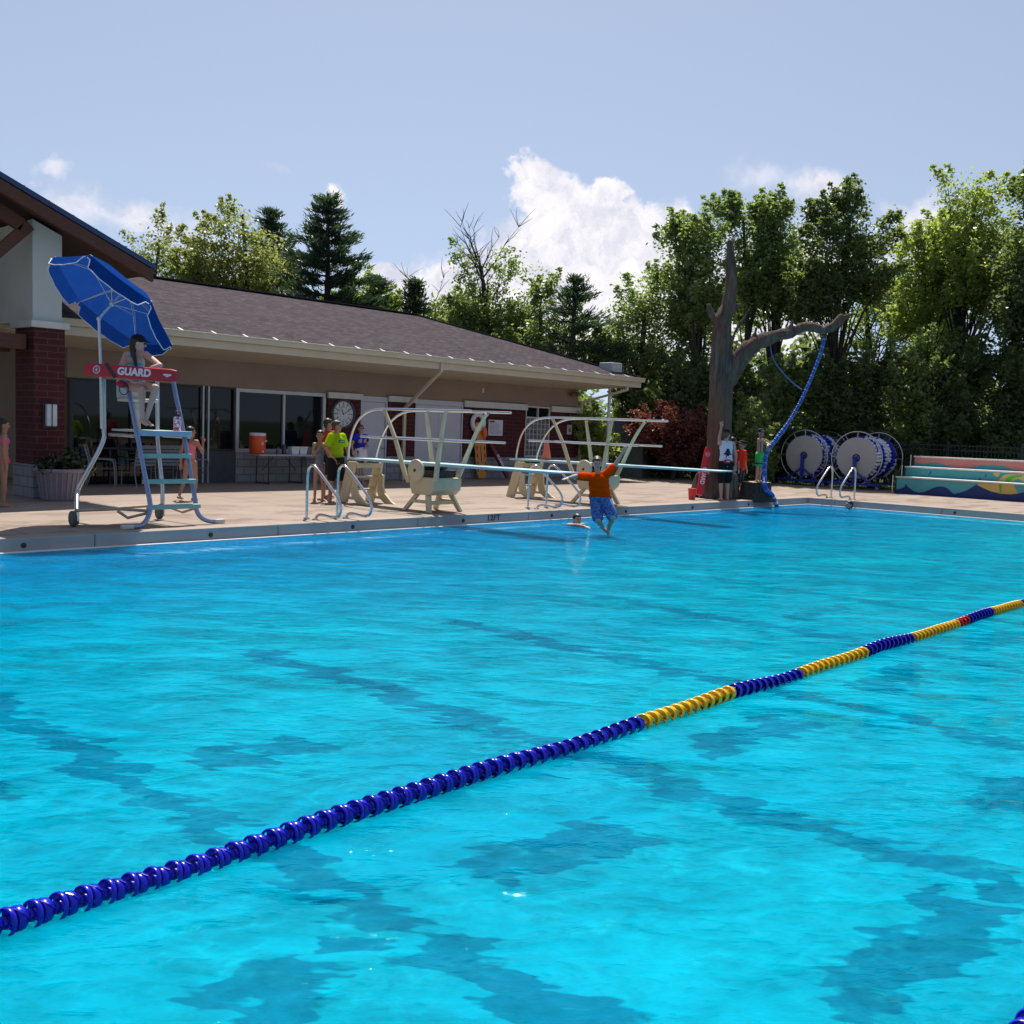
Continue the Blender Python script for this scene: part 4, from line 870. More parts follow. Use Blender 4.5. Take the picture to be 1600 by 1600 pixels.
def shirt(J, mat, root, O, fat=1.0, sleeve=.55, g=.014, low=-.06, name='shirt'):
    P = Prims(); s = J['s']; X, t = J['X'], J['up']; w = J['wid']; f = fat; tf = Matrix((X, (t.cross(X)).normalized(), t)).transposed(); pel, ch = J['pel'], J['chest']; g *= s
    P.ball(pel + t * (low + .09) * s, (.155 * s * f * w + g, .115 * s * f + g, .13 * s), tf); P.ball(pel + t * .15 * s, (.142 * s * f * w + g, .105 * s * f + g, .15 * s), tf)
    P.ball(pel + t * .26 * s, (.142 * s * f * w + g, .102 * s * f + g, .14 * s), tf); P.ball(ch + t * .03 * s, (.158 * s * w * (f * .5 + .5) + g, .106 * s * f + g, .142 * s), tf)
    k_ = 0 if sleeve else .22; P.cap(J['shL'].lerp(J['shR'], k_), J['shR'].lerp(J['shL'], k_), .058 * s + g, .058 * s + g)
    if sleeve:
        for d in 'LR':
            e_ = J['sh' + d].lerp(J['el' + d], sleeve); P.cap(J['sh' + d], e_, .058 * s * f + g, .056 * s * f + g)
    return P.make(name, mat, root, O, .011, 3)
def shorts(J, mat, root, O, fat=1.0, leg=.75, g=.016, name='shorts', wide=.0):
    P = Prims(); s = J['s']; X, t = J['X'], J['up']; w = J['wid']; f = fat; tf = Matrix((X, (t.cross(X)).normalized(), t)).transposed(); g *= s
    P.ball(J['pel'] + t * .01 * s, (.155 * s * f * w + g, .118 * s * f + g, .115 * s), tf)
    for d in 'LR':
        e_ = J['hip' + d].lerp(J['kn' + d], leg); P.cap(J['hip' + d], e_, .088 * s * f + g, (.066 + wide) * s * f + g)
    return P.make(name, mat, root, O, .011, 3)
def suit(J, mat, root, O, fat=1.0, top=True, bottom=True, mid=True, name='swimsuit', g=.008):
    P = Prims(); s = J['s']; X, t = J['X'], J['up']; w = J['wid']; f = fat; tf = Matrix((X, (t.cross(X)).normalized(), t)).transposed(); pel, ch = J['pel'], J['chest']; g *= s
    if bottom: P.ball(pel - t * .01 * s, (.155 * s * f * w + g, .117 * s * f + g, .095 * s + g), tf)
    if mid:
        P.ball(pel + t * .13 * s, (.128 * s * f * w + g, .095 * s * f + g, .14 * s), tf); P.ball(pel + t * .25 * s, (.138 * s * f * w + g, .10 * s * f + g, .12 * s), tf)
    if top:
        P.ball(ch + t * .03 * s, (.150 * s * w + g, .106 * s * f + g * 1.4, .105 * s), tf)
        if not mid: pass
        for k in (-1, 1): P.cap(ch + X * (k * .07 * s) + t.cross(X) * .07 * s, J['neck'] + X * (k * .085 * s) - t * .02 * s + t.cross(X) * .0, .02 * s, .018 * s, 8); P.cap(J['neck'] + X * (k * .085 * s) - t * .005 * s, ch + X * (k * .05 * s) - t.cross(X) * .075 * s, .018 * s, .018 * s, 8)
    return P.make(name, mat, root, O, .010, 2)
def person(label, J, group=None):
    fz_ = min(J['anL'].z, J['anR'].z); O = Vector((J['pel'].x, J['pel'].y, fz_ - .06))
    return thing('person', label, 'person', O), O

# --- man in the yellow shirt, hands on hips
fA = atZ(524, 784, ZD)
J = pose(fA, (.25, -1), 1.0, armL=((-.62, .0, -1), (.35, .55, -.75)), armR=((.6, -.05, -1), (-.35, .5, -.75)), legL=((-.16, .04, -1), (-.05, -.04, -1)), legR=((.14, 0, -1), (.03, -.03, -1)), head=(.0, 1, .0), wid=1.06, lean=(0, .0))
J['hf'] = Vector((.85, -.75, .05)).normalized()
r_, O = person('man in neon yellow T-shirt and black shorts standing with hands on hips', J)
body(J, SK_T, r_, O, 1.05); hair(J, M_HAIRB, r_, O); sh1 = shirt(J, thincloth('neon_yellow_cloth', (.66, .92, .03)), r_, O, 1.1, .62); shorts(J, cloth('black_cloth', (.012, .012, .016)), r_, O, 1.1, .86, wide=.01)
X_, Y_, Z_ = basis((.25, -1)); q = MB(); c_ = J['chest'] + Y_ * .138 + Z_ * .03 - O
q.bar(c_ - X_ * .09, c_ + X_ * .09, .02, .055, up=(0, 0, 1)); q.build('printed_panel', cloth('green_print', (.01, .20, .12)), sh1)
q = MB(); c_ = c_ + Y_ * .012; q.bar(c_ - X_ * .07, c_ + X_ * .07, .004, .012); q.build('printed_line', cloth('pale_print', (.35, .6, .5)), sh1)
# --- girl in grey swimsuit, hands at her mouth
J = pose(atZ(498, 783, ZD), (.0, -1), .86, armL=((-.35, .1, -1), (.62, .55, 1)), armR=((.3, .15, -1), (-.6, .5, 1)), legL=((-.08, 0, -1), (-.02, -.02, -1)), legR=((.08, 0, -1), (.02, -.02, -1)), hz=1.1, wid=.9)
J['hf'] = Vector((-.75, -.65, 0)).normalized()
r_, O = person('girl in grey one piece swimsuit holding both hands up to her chin', J)
body(J, SK_T, r_, O, .88); hair(J, M_HAIRD, r_, O, 'tail'); suit(J, cloth('grey_lycra', (.17, .18, .24)), r_, O, .9)
# --- man in red behind
J = pose(atZ(511, 777, ZD), (.3, -1), 1.02, wid=1.05); J['hf'] = Vector((.9, -.5, 0)).normalized()
r_, O = person('man in red shirt with dark hair, mostly hidden behind the man in yellow', J)
body(J, SK_T, r_, O, 1.0, hands=True); hair(J, M_HAIRD, r_, O); shirt(J, cloth('red_cloth', (.42, .015, .03)), r_, O, 1.05, .6); shorts(J, cloth('dark_cloth', (.02, .02, .03)), r_, O, 1.05, .8)
# --- woman in blue polo and white skirt
J = pose(atZ(562, 757, ZD), (-.1, -1), .95, armL=((-.25, 0, -1), (.75, .65, -.1)), armR=((.45, -.05, -1), (.3, .6, -.6)), fem=False) if False else pose(atZ(562, 757, ZD), (-.1, -1), .95, armL=((-.25, 0, -1), (.75, .65, -.1)), armR=((.5, -.05, -1), (.2, .6, -.5)))
J['hf'] = Vector((-.3, -1, .05)).normalized()
r_, O = person('woman in royal blue polo shirt and white skirt by the grey door', J)
body(J, SK_F, r_, O, 1.0, fem=True); hair(J, M_HAIRB, r_, O, 'tail'); po = shirt(J, cloth('royal_blue_cloth', (.012, .03, .42)), r_, O, 1.0, .35)
P = Prims(); P.cap(J['pel'] + Vector((0, 0, .06)), J['pel'] - Vector((0, 0, .06)), .15, .19); P.cap(J['pel'], J['pel'] - Vector((0, 0, .13)), .19, .205); P.make('skirt', cloth('white_cloth', (.72, .68, .76)), r_, O, .012, 2)
q = MB(); X_, Y_, Z_ = basis((-.1, -1)); c_ = J['chest'] + Y_ * .13 + Z_ * .05 - O
for k in (-1, 1): q.bar(c_ + X_ * (k * .07 - .025), c_ + X_ * (k * .07 + .025), .02, .012)
q.build('name_badge', cloth('pale_badge', (.6, .62, .7)), po)
q = MB(); q.box(J['pel'] + X_ * .13 + Y_ * .09 - Vector((.03, .03, .09)) - O, J['pel'] + X_ * .13 + Y_ * .09 + Vector((.03, .03, .06)) - O); q.build('radio', M_DARK, r_, bevel=.006)
q = MB()
for k in (-1, 1): q.ball(J['head'] + J['hx'] * (k * .03) + J['hf'] * .095 + J['hu'] * .012 - O, (.024, .012, .018), 0, 12, 8, J['HM'])
q.build('sunglasses', M_DARK, r_)
# --- girl in pink one-piece walking right, seen from behind
M_PINK = cloth('coral_pink_lycra', (.75, .19, .22)); fB = (atZ(283, 784, ZD) + atZ(310, 778, ZD)) / 2
J = pose(fB, (.9, .45), .86, armR=((.35, .25, -.8), (-.25, .45, 1)), armL=((-.25, -.2, -1), (-.1, .25, -1)), legL=((-.05, -.22, -1), (0, -.55, -1)), legR=((.05, .2, -1), (0, -.22, -1)), hz=1.1, wid=.92)
J['hf'] = Vector((.9, -.2, 0)).normalized(); r_, O = person('girl in coral pink swimsuit walking behind the lifeguard chair, hand at ear', J)
body(J, SK_T, r_, O, .92); hair(J, M_HAIRD, r_, O, 'long'); suit(J, M_PINK, r_, O, .93)
# --- girl in bikini at the left edge
J = pose(atZ(6, 791, ZD), (.95, -.25), .88, armR=((.12, -.05, -1), (0, .12, -1)), armL=((-.15, .1, -1), (0, .2, -1)), hz=1.08, wid=.9); J['hf'] = Vector((.95, -.3, -.1)).normalized()
r_, O = person('girl in bright pink bikini standing in the shade at the left edge', J)
body(J, SK_T, r_, O, .9); hair(J, M_HAIRD, r_, O, 'long'); suit(J, cloth('hot_pink_lycra', (.80, .08, .33)), r_, O, .92, True, False, False, 'bikini_top'); suit(J, cloth('red_pink_lycra', (.75, .06, .13)), r_, O, .92, False, True, False, 'bikini_bottom')
# --- jumping boy in the orange rash shirt (feet over the water)
Dj = 18.45
J = pose((0, 0, 0), (-.55, -.83), .93, hz=1.12, wid=1.08); J['pel'] = atD(938, 779, Dj)
X, Y, Z = basis((-.72, -.69)); J['X'], J['Y'] = X, Y
J['neck'] = atD(934, 737, Dj); up_ = (J['neck'] - J['pel']).normalized(); J['up'] = up_; J['neck'] = J['pel'] + up_ * .47; J['chest'] = J['pel'] + up_ * .31
J['head'] = atD(933, 724, Dj - .1); J['hf'] = (Vector((-.70, -.71, -.22))).normalized()
J['shL'] = atD(948, 741, Dj); J['shR'] = atD(917, 745, Dj)
J['elL'] = atD(961, 727, Dj - .05); J['wrL'] = atD(972, 709, Dj - .1); J['elR'] = atD(901, 744, Dj - .12); J['wrR'] = atD(887, 747, Dj - .3)
J['hipL'] = atD(946, 783, Dj); J['hipR'] = atD(931, 784, Dj)
J['knL'] = atD(957, 808, Dj - .38); J['anL'] = atD(951, 826, Dj + .0); J['knR'] = atD(934, 812, Dj - .36); J['anR'] = atD(942, 823, Dj + .05)
J['ftL'] = (atD(952, 836, Dj) - atD(953, 821, Dj)).normalized(); J['ftR'] = (atD(948, 829, Dj) - atD(938, 821, Dj)).normalized()
r_, O = person('boy in orange rash shirt and blue patterned shorts jumping in mid air', J)
body(J, SK_F, r_, O, 1.22); hair(J, M_HAIRB, r_, O); shirt(J, thincloth('orange_rash_cloth', (1.0, .13, .004)), r_, O, 1.27, .72, low=-.05)
m, nt = newmat('blue_pattern_cloth'); n = N(nt); f1 = n.noise(n.obj(), 26, 2, .5, 2); c = n.mixc(n.ramp(f1, [(.50, 0), (.56, 1)]), (.01, .05, .30), (.10, .28, .55))
n.out(n.n('ShaderNodeBsdfPrincipled', ins={'Base Color': c, 'Roughness': .8}).outputs[0]); shorts(J, m, r_, O, 1.26, .86, wide=.014)
# --- swimmers
def swimmer(px, py, hfv, label, arm=None, sc=.9, kind='short'):
    hp = atZ(px, py, .12); J = pose((0, 0, 0), hfv[:2], sc, hz=1.1, up=(0, .3, .8)); J2 = J; off = hp - J['head']
    for k in list(J):
        if isinstance(J[k], Vector) and k not in ('up', 'X', 'Y', 'hf', 'ftL', 'ftR'): J[k] = J[k] + off
    J['hf'] = Vector(hfv).normalized()
    if arm:
        for k in ('shL', 'shR'): J[k].z = .0
        J['elR'] = J['shR'] + Vector(arm) * .27; J['wrR'] = J['elR'] + Vector(arm) * .24; J['elR'].z = .035; J['wrR'].z = .03
    r_, O = person(label, J); O = Vector((hp.x, hp.y, 0)); r_.location = O
    body(J, SK_F, r_, O, .95); hair(J, M_HAIRD, r_, O, kind); return r_
s1 = atZ(903, 812, 0)
swimmer(902, 812, (-.4, -.9, .05), 'swimmer with one arm out at the pool edge left of the jumping boy', ((-.2, -.95, .0)))
swimmer(1327, 789, (-.8, .5, .1), 'swimmer with dark hair at the far right pool edge under the ladder rails')
# --- lifeguard sitting on the chair
Dg = 15.55
J = pose((0, 0, 0), (.15, -1), .93)
J['pel'] = atD(206, 600, Dg + .25); J['neck'] = atD(213, 549, Dg - .05); up_ = (J['neck'] - J['pel']).normalized(); J['up'] = up_
X, Y, Z = basis((-.25, -1)); J['X'], J['Y'] = X, Y; J['chest'] = J['pel'].lerp(J['neck'], .62)
J['head'] = atD(216, 537, Dg - .1); J['hf'] = Vector((.86, -.5, -.12)).normalized(); J['hz'] = 1.12
J['shR'] = atD(198, 554, Dg); J['shL'] = atD(228, 554, Dg - .05)
J['elR'] = atD(186, 581, Dg - .2); J['wrR'] = atD(209, 597, Dg - .35); J['hdR'] = atD(232, 598, Dg - .42) - J['wrR']
J['elL'] = atD(250, 571, Dg - .42); J['wrL'] = atD(237, 574, Dg - .50); J['hdL'] = atD(231, 588, Dg - .5) - J['wrL']
J['hipR'] = atD(203, 603, Dg + .2); J['hipL'] = atD(214, 603, Dg + .2); J['knR'] = atD(221, 609, Dg - .22); J['anR'] = atD(222, 655, Dg - .28)
J['knL'] = atD(243, 606, Dg - .24); J['anL'] = atD(228, 656, Dg - .22); J['ftR'] = Vector((-.05, -1, -.25)).normalized(); J['ftL'] = Vector((.1, -1, -.25)).normalized()
zf = min(J['anL'].z, J['anR'].z)
r_, O = person('lifeguard in black cap and turquoise swimsuit sitting on the tall chair looking right', J); 
body(J, SK_P, r_, O, 1.1, fem=True); hair(J, M_HAIRD, r_, O, 'braid'); cap_hat(J, cloth('black_cap', (.012, .012, .016)), r_, O); suit(J, cloth('turquoise_lycra', (.03, .36, .55)), r_, O, 1.1)
q = MB()
for k in (-1, 1): q.ball(J['head'] + J['hx'] * (k * .033) + J['hf'] * .098 + J['hu'] * .014 - O, (.026, .012, .019), 0, 12, 8, J['HM'])
q.build('sunglasses', M_DARK, r_)
# red rescue tubes with lettering
M_RED = pbr('red_foam_vinyl', (.42, .012, .03), .45, var=.1, vscale=8); M_LET = pbr('white_print', (.70, .70, .78), .6, var=.03)
def rescue_tube(label, a, b, nrm, hgt=.17, th=.11, bend_=None, word=(.5, .17), name='rescue_tube', mat=None, emblem=True, strap=True, spread=.72):
    a, b = Vector(a), Vector(b); root = thing(name, label, 'rescue tube', (a + b) / 2); O = (a + b) / 2; d = (b - a).normalized(); L = (b - a).length
    nz = Vector(nrm); nz = (nz - d * nz.dot(d)).normalized(); hy = nz.cross(d).normalized()
    P_ = []
    K = 17
    for i in range(K):
        t = i / (K - 1); w = 1 if .04 < t < .96 else .82
        off = nz * ((bend_ or 0) * (4 * (t - .5) ** 2))
        P_.append((a.lerp(b, t) + off - O, w))
    mb = MB(); sec_ = 16; rings = []
    for c_, w in P_:
        rg = []
        for k in range(sec_):
            th_ = 2 * math.pi * k / sec_; cx, cy = math.cos(th_), math.sin(th_); e = .45
            sx = math.copysign(abs(cx) ** e, cx) * hgt / 2 * w; sy = math.copysign(abs(cy) ** e, cy) * th / 2 * w
            rg.append(c_ + hy * sx + nz * sy)
        rings.append(rg)
    vs = [v for r in rings for v in r]; fs = [(i * sec_ + k, i * sec_ + (k + 1) % sec_, (i + 1) * sec_ + (k + 1) % sec_, (i + 1) * sec_ + k) for i in range(K - 1) for k in range(sec_)]
    mb.add(vs, fs, 0, True); mb.add(rings[0][::-1], [tuple(range(sec_))]); mb.add(rings[-1], [tuple(range(sec_))]); bd = mb.build('foam_body', mat or M_RED, root)
    wp = a.lerp(b, word[0]) + nz * (th / 2 + .003 + (bend_ or 0) * 4 * (word[0] - .5) ** 2) - O
    text_mb('GUARD', word[1], M_LET, 'lettering', root, frame(wp, d, hy, nz) @ Matrix.Diagonal((spread * 1.5, 1, 1, 1)), .002, .006)
    if emblem:
        ep = a.lerp(b, .145) + nz * (th / 2 + .002 + (bend_ or 0) * 4 * (.145 - .5) ** 2) - O; T = frame(ep, d, hy, nz); q = MB()
        q.lathe([(.060, 0), (.060, .003), (.052, .003), (.052, 0)], 28, 0, T, cap=False); q.lathe([(.046, 0), (.046, .002), (.043, .002), (.043, 0)], 28, 0, T, cap=False)
        q.box((-.006, -.028, 0), (.006, .028, .003), 0, T); q.box((-.022, -.004, 0), (.022, .004, .003), 0, T); q.box((-.014, -.024, 0), (.014, -.018, .003), 0, T); q.build('emblem', M_LET, root)
    if strap:
        for t0, t1, ds_ in ((.24, .36, -1), (.86, .92, 0)) if strap == 2 else ():
            q = MB(); pa = a.lerp(b, t0) + hy * (hgt / 2 + .004) + nz * (th / 2 + .004) - O; pb = a.lerp(b, t1) - hy * (hgt / 2 + .004) + nz * (th / 2 + .004) - O
            if ds_ == -1: q.bar(pa, pb, .05, .006, up=nz)
            q.build('strap', M_DARK, root) if q.v else None
        if strap == 2:
            lp = a.lerp(b, .92) + nz * (th / 2 + .003) - O; T = frame(lp, d, hy, nz); q = MB(); q.box((-.065, -.012, 0), (.065, .012, .002), 0, T); q.prism([T @ Vector(v) for v in ((-.045, -.016, 0), (.045, -.016, 0), (0, -.034, 0))], nz * .002); q.build('logo', M_LET, root)
    return root
Dt = 14.98
rescue_tube('red rescue tube reading GUARD laid across the lifeguard chair in front of the lifeguard', atD(135, 577, Dt + .25), atD(277, 588, Dt - .15), -fwd0 + Vector((0, 0, .1)), .19, .12, None, (.56, .15), strap=2)
# whistle and lanyard pouch, water bottle on the platform
bt = thing('water_bottle', 'pink patterned water bottle with loop handle on the lifeguard chair platform', 'bottle', Vector((RX - .12, fl_mid.y + .16, zpl)))
m, nt = newmat('pink_pattern'); n = N(nt); c = n.mixc(n.ramp(n.noise(n.obj(), 22, 1, .5, 1.5), [(.47, 0), (.52, 1)]), (.50, .04, .16), (.72, .68, .70)); n.out(n.n('ShaderNodeBsdfPrincipled', ins={'Base Color': c, 'Roughness': .35}).outputs[0])
q = MB(); q.lathe([(.055, 0), (.06, .02), (.06, .20), (.05, .225)], 20); q.build('bottle_body', m, bt)
q = MB(); q.lathe([(.048, .226), (.05, .25), (.03, .27)], 16); q.tube(arc((0, 0, .26), (1, 0, 0), (0, 0, 1), .05, 0, math.pi, 10), .008, 6); q.build('lid', M_DARK, bt)
hp = thing('hip_pack', 'red hip pack with black strap hanging beside the seat of the lifeguard chair', 'hip pack', atD(190, 600, 15.55)); 
q = MB(); q.ball((0, 0, .0), (.08, .05, .06)); q.build('pouch', M_RED, hp, 0); q = MB(); q.tube([right0 * (.05 + .07 * math.cos(a)) + Vector((0, 0, -.07 + .09 * math.sin(a))) - fwd0 * .04 for a in [i * .4 for i in range(16)]], .008, 6); q.build('strap', M_DARK, hp)

# ------------------------------------------------------------------ dead tree, stump, people around them
m, nt = newmat('weathered_dead_wood'); n = N(nt); p = n.pos()
v = n.map(p, (1, 1, .12)); f1 = n.noise(v, 7, 6, .65, .6); f2 = n.noise(p, .9, 4, .6)
f3 = n.noise(n.map(p, (1, 1, .2)), 22, 4, .6)
c = n.mixc(n.ramp(f1, [(.35, 0), (.65, 1)]), (.045, .034, .028), (.185, .165, .145))
c = n.mixc(n.ramp(f2, [(.42, 0), (.62, .75)]), c, (.15, .085, .058)); c = n.mixc(n.ramp(f3, [(.3, .5), (.5, 0)]), c, (.04, .035, .03))
n.out(n.n('ShaderNodeBsdfPrincipled', ins={'Base Color': c, 'Roughness': .95, 'Specular IOR Level': .15, 'Normal': n.bump(n.math('ADD', f1, n.math('MULTIPLY', f3, .6)), .9, .05)}).outputs[0]); M_DEAD = m
Dd = 27.75
dt = thing('dead_tree', 'bare grey dead tree trunk with one long limb reaching right over the pool corner', 'dead tree', atD(1122, 778, Dd)); dt.location.z = ZD; O = Vector(dt.location)
def px(x, y, D=Dd): return atD(x, y, D)
def rnoise(mesh, amp, fr):
    me = mesh; co = np.empty(len(me.vertices) * 3); me.vertices.foreach_get('co', co); co = co.reshape(-1, 3)
    from mathutils import noise as mn
    for i in range(len(co)):
        v_ = Vector(co[i]); d_ = mn.noise_vector(Vector((v_.x * fr, v_.y * fr, v_.z * fr * .25))); co[i] += np.array(d_) * amp
    me.vertices.foreach_set('co', co.ravel()); me.update()
P = Prims(); S_ = 1 / 57.6
tr_ = [(1122, 790, 33), (1122, 770, 29), (1124, 745, 25), (1124, 700, 22.5), (1127, 640, 21), (1128, 590, 22), (1129, 560, 21), (1129, 530, 17), (1131, 500, 15.5), (1139, 480, 13), (1143, 450, 11.5), (1144, 400, 9), (1143, 381, 8.5)]
for (a, b) in zip(tr_[:-1], tr_[1:]): P.cap(px(a[0] - 1, a[1]), px(b[0] - 1, b[1]), a[2] * S_ * .82, b[2] * S_ * .82, 20)
for a, b in (((1135, 590, 19), (1152, 566, 17)), ((1152, 566, 17), (1168, 546, 14.5)), ((1168, 546, 14.5), (1195, 530, 12.5)), ((1195, 530, 12.5), (1230, 520, 10.5)), ((1230, 520, 10.5), (1262, 513, 9)), ((1262, 513, 9), (1290, 515, 8)), ((1290, 515, 8), (1307, 506, 7)), ((1307, 506, 7), (1328, 492, 3)), ((1228, 517, 7), (1238, 502, 3)), ((1298, 514, 7), (1311, 498, 6)),
             ((1125, 515, 9), (1113, 495, 7)), ((1113, 495, 7), (1107, 477, 4)), ((1140, 492, 8), (1155, 478, 3)), ((1160, 560, 7), (1180, 512, 2.5)), ((1135, 556, 5), (1150, 520, 3)), ((1150, 520, 3), (1172, 472, 1.5))):
    P.cap(px(a[0], a[1]), px(b[0], b[1]), a[2] * S_ * .85, b[2] * S_ * .85, 16)
for (x, y, dx, dD) in ((1122, 770, -38, .3), (1122, 770, 33, -.1), (1122, 772, -12, -.5), (1122, 772, 14, -.5), (1120, 770, 5, .7)):
    a = px(x + dx * .45, 750, Dd + dD * .4); b = px(x + dx, 781, Dd + dD); b.z = ZD - .02; P.cap(a, b, .30, .08, 12)
tb = P.make('trunk', M_DEAD, dt, O, .035, 2); rnoise(tb.data, .09, 2.2); rnoise(tb.data, .035, 7)
# cut stump
stp = thing('tree_stump', 'dark cut tree stump at the pool edge with a boy standing on it', 'stump', atD(1180, 779, Dd + .1)); stp.location.z = ZD; O = Vector(stp.location)
q = MB(); pr_ = [(.62, -.05), (.54, .06), (.47, .22), (.45, .40), (.44, .47)]; ns = 40; vs = []
for r, z in pr_:
    for k in range(ns): t = 2 * math.pi * k / ns; rr = r * (1 + .06 * math.sin(5 * t + 1) + .04 * math.sin(11 * t)); vs.append((rr * math.cos(t) * .95, rr * math.sin(t) * .8, z))
q.add(vs, [(i * ns + k, i * ns + (k + 1) % ns, (i + 1) * ns + (k + 1) % ns, (i + 1) * ns + k) for i in range(4) for k in range(ns)], 0, True); q.build('bark', pbr('dark_bark', (.045, .04, .035), .95, var=.5, vscale=8, stretch=(3, 3, .4), bump=.9, bscale=15), stp)
q = MB(); q.add(vs[-ns:], [tuple(range(ns))]); q.build('cut_face', pbr('cut_wood', (.42, .33, .24), .9, var=.3, vscale=9), stp)
ZS = ZD + .47
# boy on the stump
pS = atD(1184, 763, Dd + .1); pS.z = ZS
J = pose(pS, (.15, -1), .83, armL=((.25, .9, -.35), (-.55, .75, .1)), armR=((.35, .45, -.6), (-.9, .6, .05)), legL=((-.12, 0, -1), (-.02, -.02, -1)), legR=((.12, 0, -1), (.02, -.02, -1)), hz=1.16, wid=.9)
J['elL'] = J['shL'] + (right0 * .6 - fwd0 * .5 - Vector((0, 0, .6))).normalized() * .21; J['wrL'] = atD(1201, 702, Dd - .25)
J['elR'] = J['shR'] + (right0 * .75 - fwd0 * .5 - Vector((0, 0, .3))).normalized() * .21; J['wrR'] = atD(1200, 693, Dd - .25)
J['hf'] = Vector((-.45, -.9, 0)).normalized(); r_, O = person('shirtless boy in green and navy shorts on the stump holding the blue rope', J)
body(J, SK_F, r_, O, 1.0); hair(J, M_HAIRD, r_, O); cap_hat(J, cloth('dark_cap', (.03, .03, .035)), r_, O)
m, nt = newmat('green_navy_board_shorts'); n = N(nt); z_ = n.n('ShaderNodeSeparateXYZ', ins={0: n.obj()}).outputs[2]
c = n.ramp(n.math('DIVIDE', z_, 1.0), [(0, (.015, .03, .10)), (.40, (.06, .42, .14)), (.50, (.02, .04, .12)), (.545, (.05, .48, .10))], 'CONSTANT'); n.out(n.n('ShaderNodeBsdfPrincipled', ins={'Base Color': c, 'Roughness': .8}).outputs[0])
shorts(J, m, r_, O, 1.05, .72, wide=.01); HAND = (J['wrL'] + J['wrR']) / 2
# teen guard, back to the camera, hand on the tree
tG = atD(1131, 780, Dd - .85); tG.z = ZD
J = pose(tG, (.55, .85), 1.08, armL=((-.3, .35, .8), (.1, .5, 1)), armR=((.3, -.1, -1), (.1, .2, -1)), legL=((-.06, -.06, -1), (0, -.1, -1)), legR=((.05, .12, -1), (0, -.03, -1)), hz=1.0, lean=(0, .06))
J['hf'] = Vector((.95, .2, -.12)).normalized(); J['elL'] = atD(1124, 683, Dd - .62); J['wrL'] = atD(1127, 668, Dd - .45); J['hdL'] = Vector((0, 0, 1)) + fwd0 * .2; J['spreadL'] = True
r_, O = person('teenager in white tank top and black shorts leaning a hand on the dead tree', J)
body(J, SK_F, r_, O, 1.0); hair(J, M_HAIRB, r_, O); cap_hat(J, cloth('black_cap_2', (.012, .012, .015)), r_, O); tk = shirt(J, cloth('white_tank', (.62, .64, .76)), r_, O, 1.02, 0, low=-.02, name='tank_top'); shorts(J, cloth('black_shorts', (.01, .01, .014)), r_, O, 1.06, .92, wide=.012)
X_, Y_, Z_ = basis((.55, .85)); bk = J['chest'] - Y_ * .128 - O; bl = cloth('black_print', (.02, .02, .05)); q = MB()
for (u, w_, h_) in ((-.02, .07, .06), (-.07, .12, .05), (-.12, .20, .04), (-.17, .08, .06), (-.22, .10, .05)):
    c_ = bk + Z_ * u; q.bar(c_ - X_ * (w_ / 2 + .01), c_ + X_ * (w_ / 2 - .01), .02, h_)
q.build('printed_figure', bl, tk)
q = MB(); q.ball(J['pel'] + Z_ * .05 - Y_ * .13 - X_ * .02 - O, (.12, .05, .055), 0, 16, 10, Matrix((X_, Y_, Z_)).transposed()); hpk = q.build('hip_pack', M_RED, r_)
q = MB(); c_ = J['pel'] + Z_ * .055 - Y_ * .18 - X_ * .03 - O; q.bar(c_ - X_ * .05, c_ + X_ * .05, .006, .012); q.bar(c_ - Z_ * .015 - X_ * .02, c_ - Z_ * .015 + X_ * .03, .006, .012); q.build('logo', M_LET, hpk)
# two boys behind
J = pose(atD(1141, 775, Dd + .6), (.4, -.9), .94, hz=1.1); J['pel'].z += 0; J['hf'] = Vector((.9, -.3, -.1)).normalized()
r_, O = person('boy with wet dark hair between the teenage lifeguard and the boy in the red shirt', J); body(J, SK_T, r_, O, .9); hair(J, M_HAIRD, r_, O); shorts(J, cloth('dotted_dark_shorts', (.02, .03, .07), var=.3), r_, O, .95, .8)
J = pose(atD(1155, 775, Dd + .5), (.1, -1), .88, armR=((.15, .05, -1), (.05, .1, -1)), armL=((-.2, .1, -1), (-.1, .2, -1)), hz=1.12, wid=1.05); J['hf'] = Vector((.3, -1, -.35)).normalized()
r_, O = person('boy in bright red rash shirt, dark hat and dotted navy shorts beside the stump', J); body(J, SK_F, r_, O, .95); cap_hat(J, cloth('dark_hat', (.015, .015, .018)), r_, O, 'brim'); shirt(J, cloth('bright_red_rash_cloth', (.85, .035, .012)), r_, O, 1.1, .8, low=-.08)
m, nt = newmat('dotted_navy'); n = N(nt); vo_ = n.n('ShaderNodeTexVoronoi', ins={'Vector': n.obj(), 'Scale': 30}).outputs['Distance']; c = n.mixc(n.math('LESS_THAN', vo_, .22), (.012, .015, .035), (.5, .4, .4)); n.out(n.n('ShaderNodeBsdfPrincipled', ins={'Base Color': c, 'Roughness': .8}).outputs[0]); shorts(J, m, r_, O, 1.0, .95)
# rescue tube leaning on the tree, red cup
a = atD(1092, 779, Dd - .75); a.z = ZD + .10; b = atD(1107, 700, Dd - .45)
rescue_tube('bright red rescue tube reading GUARD leaning upright against the dead tree', b, a, -fwd0, .19, .12, .02, (.60, .15), strap=0, mat=pbr('bright_red_foam', (.60, .015, .03), .4, var=.08), spread=.6)
cu = thing('drink_cup', 'red plastic cup on the deck left of the dead tree', 'cup', atD(1081, 778, Dd - 1.0)); cu.location.z = ZD; q = MB(); q.lathe([(.085, 0), (.11, .28), (.115, .285), (.105, .285), (.08, .02)], 20); q.build('cup_body', pbr('red_cup', (.65, .03, .03), .4), cu)
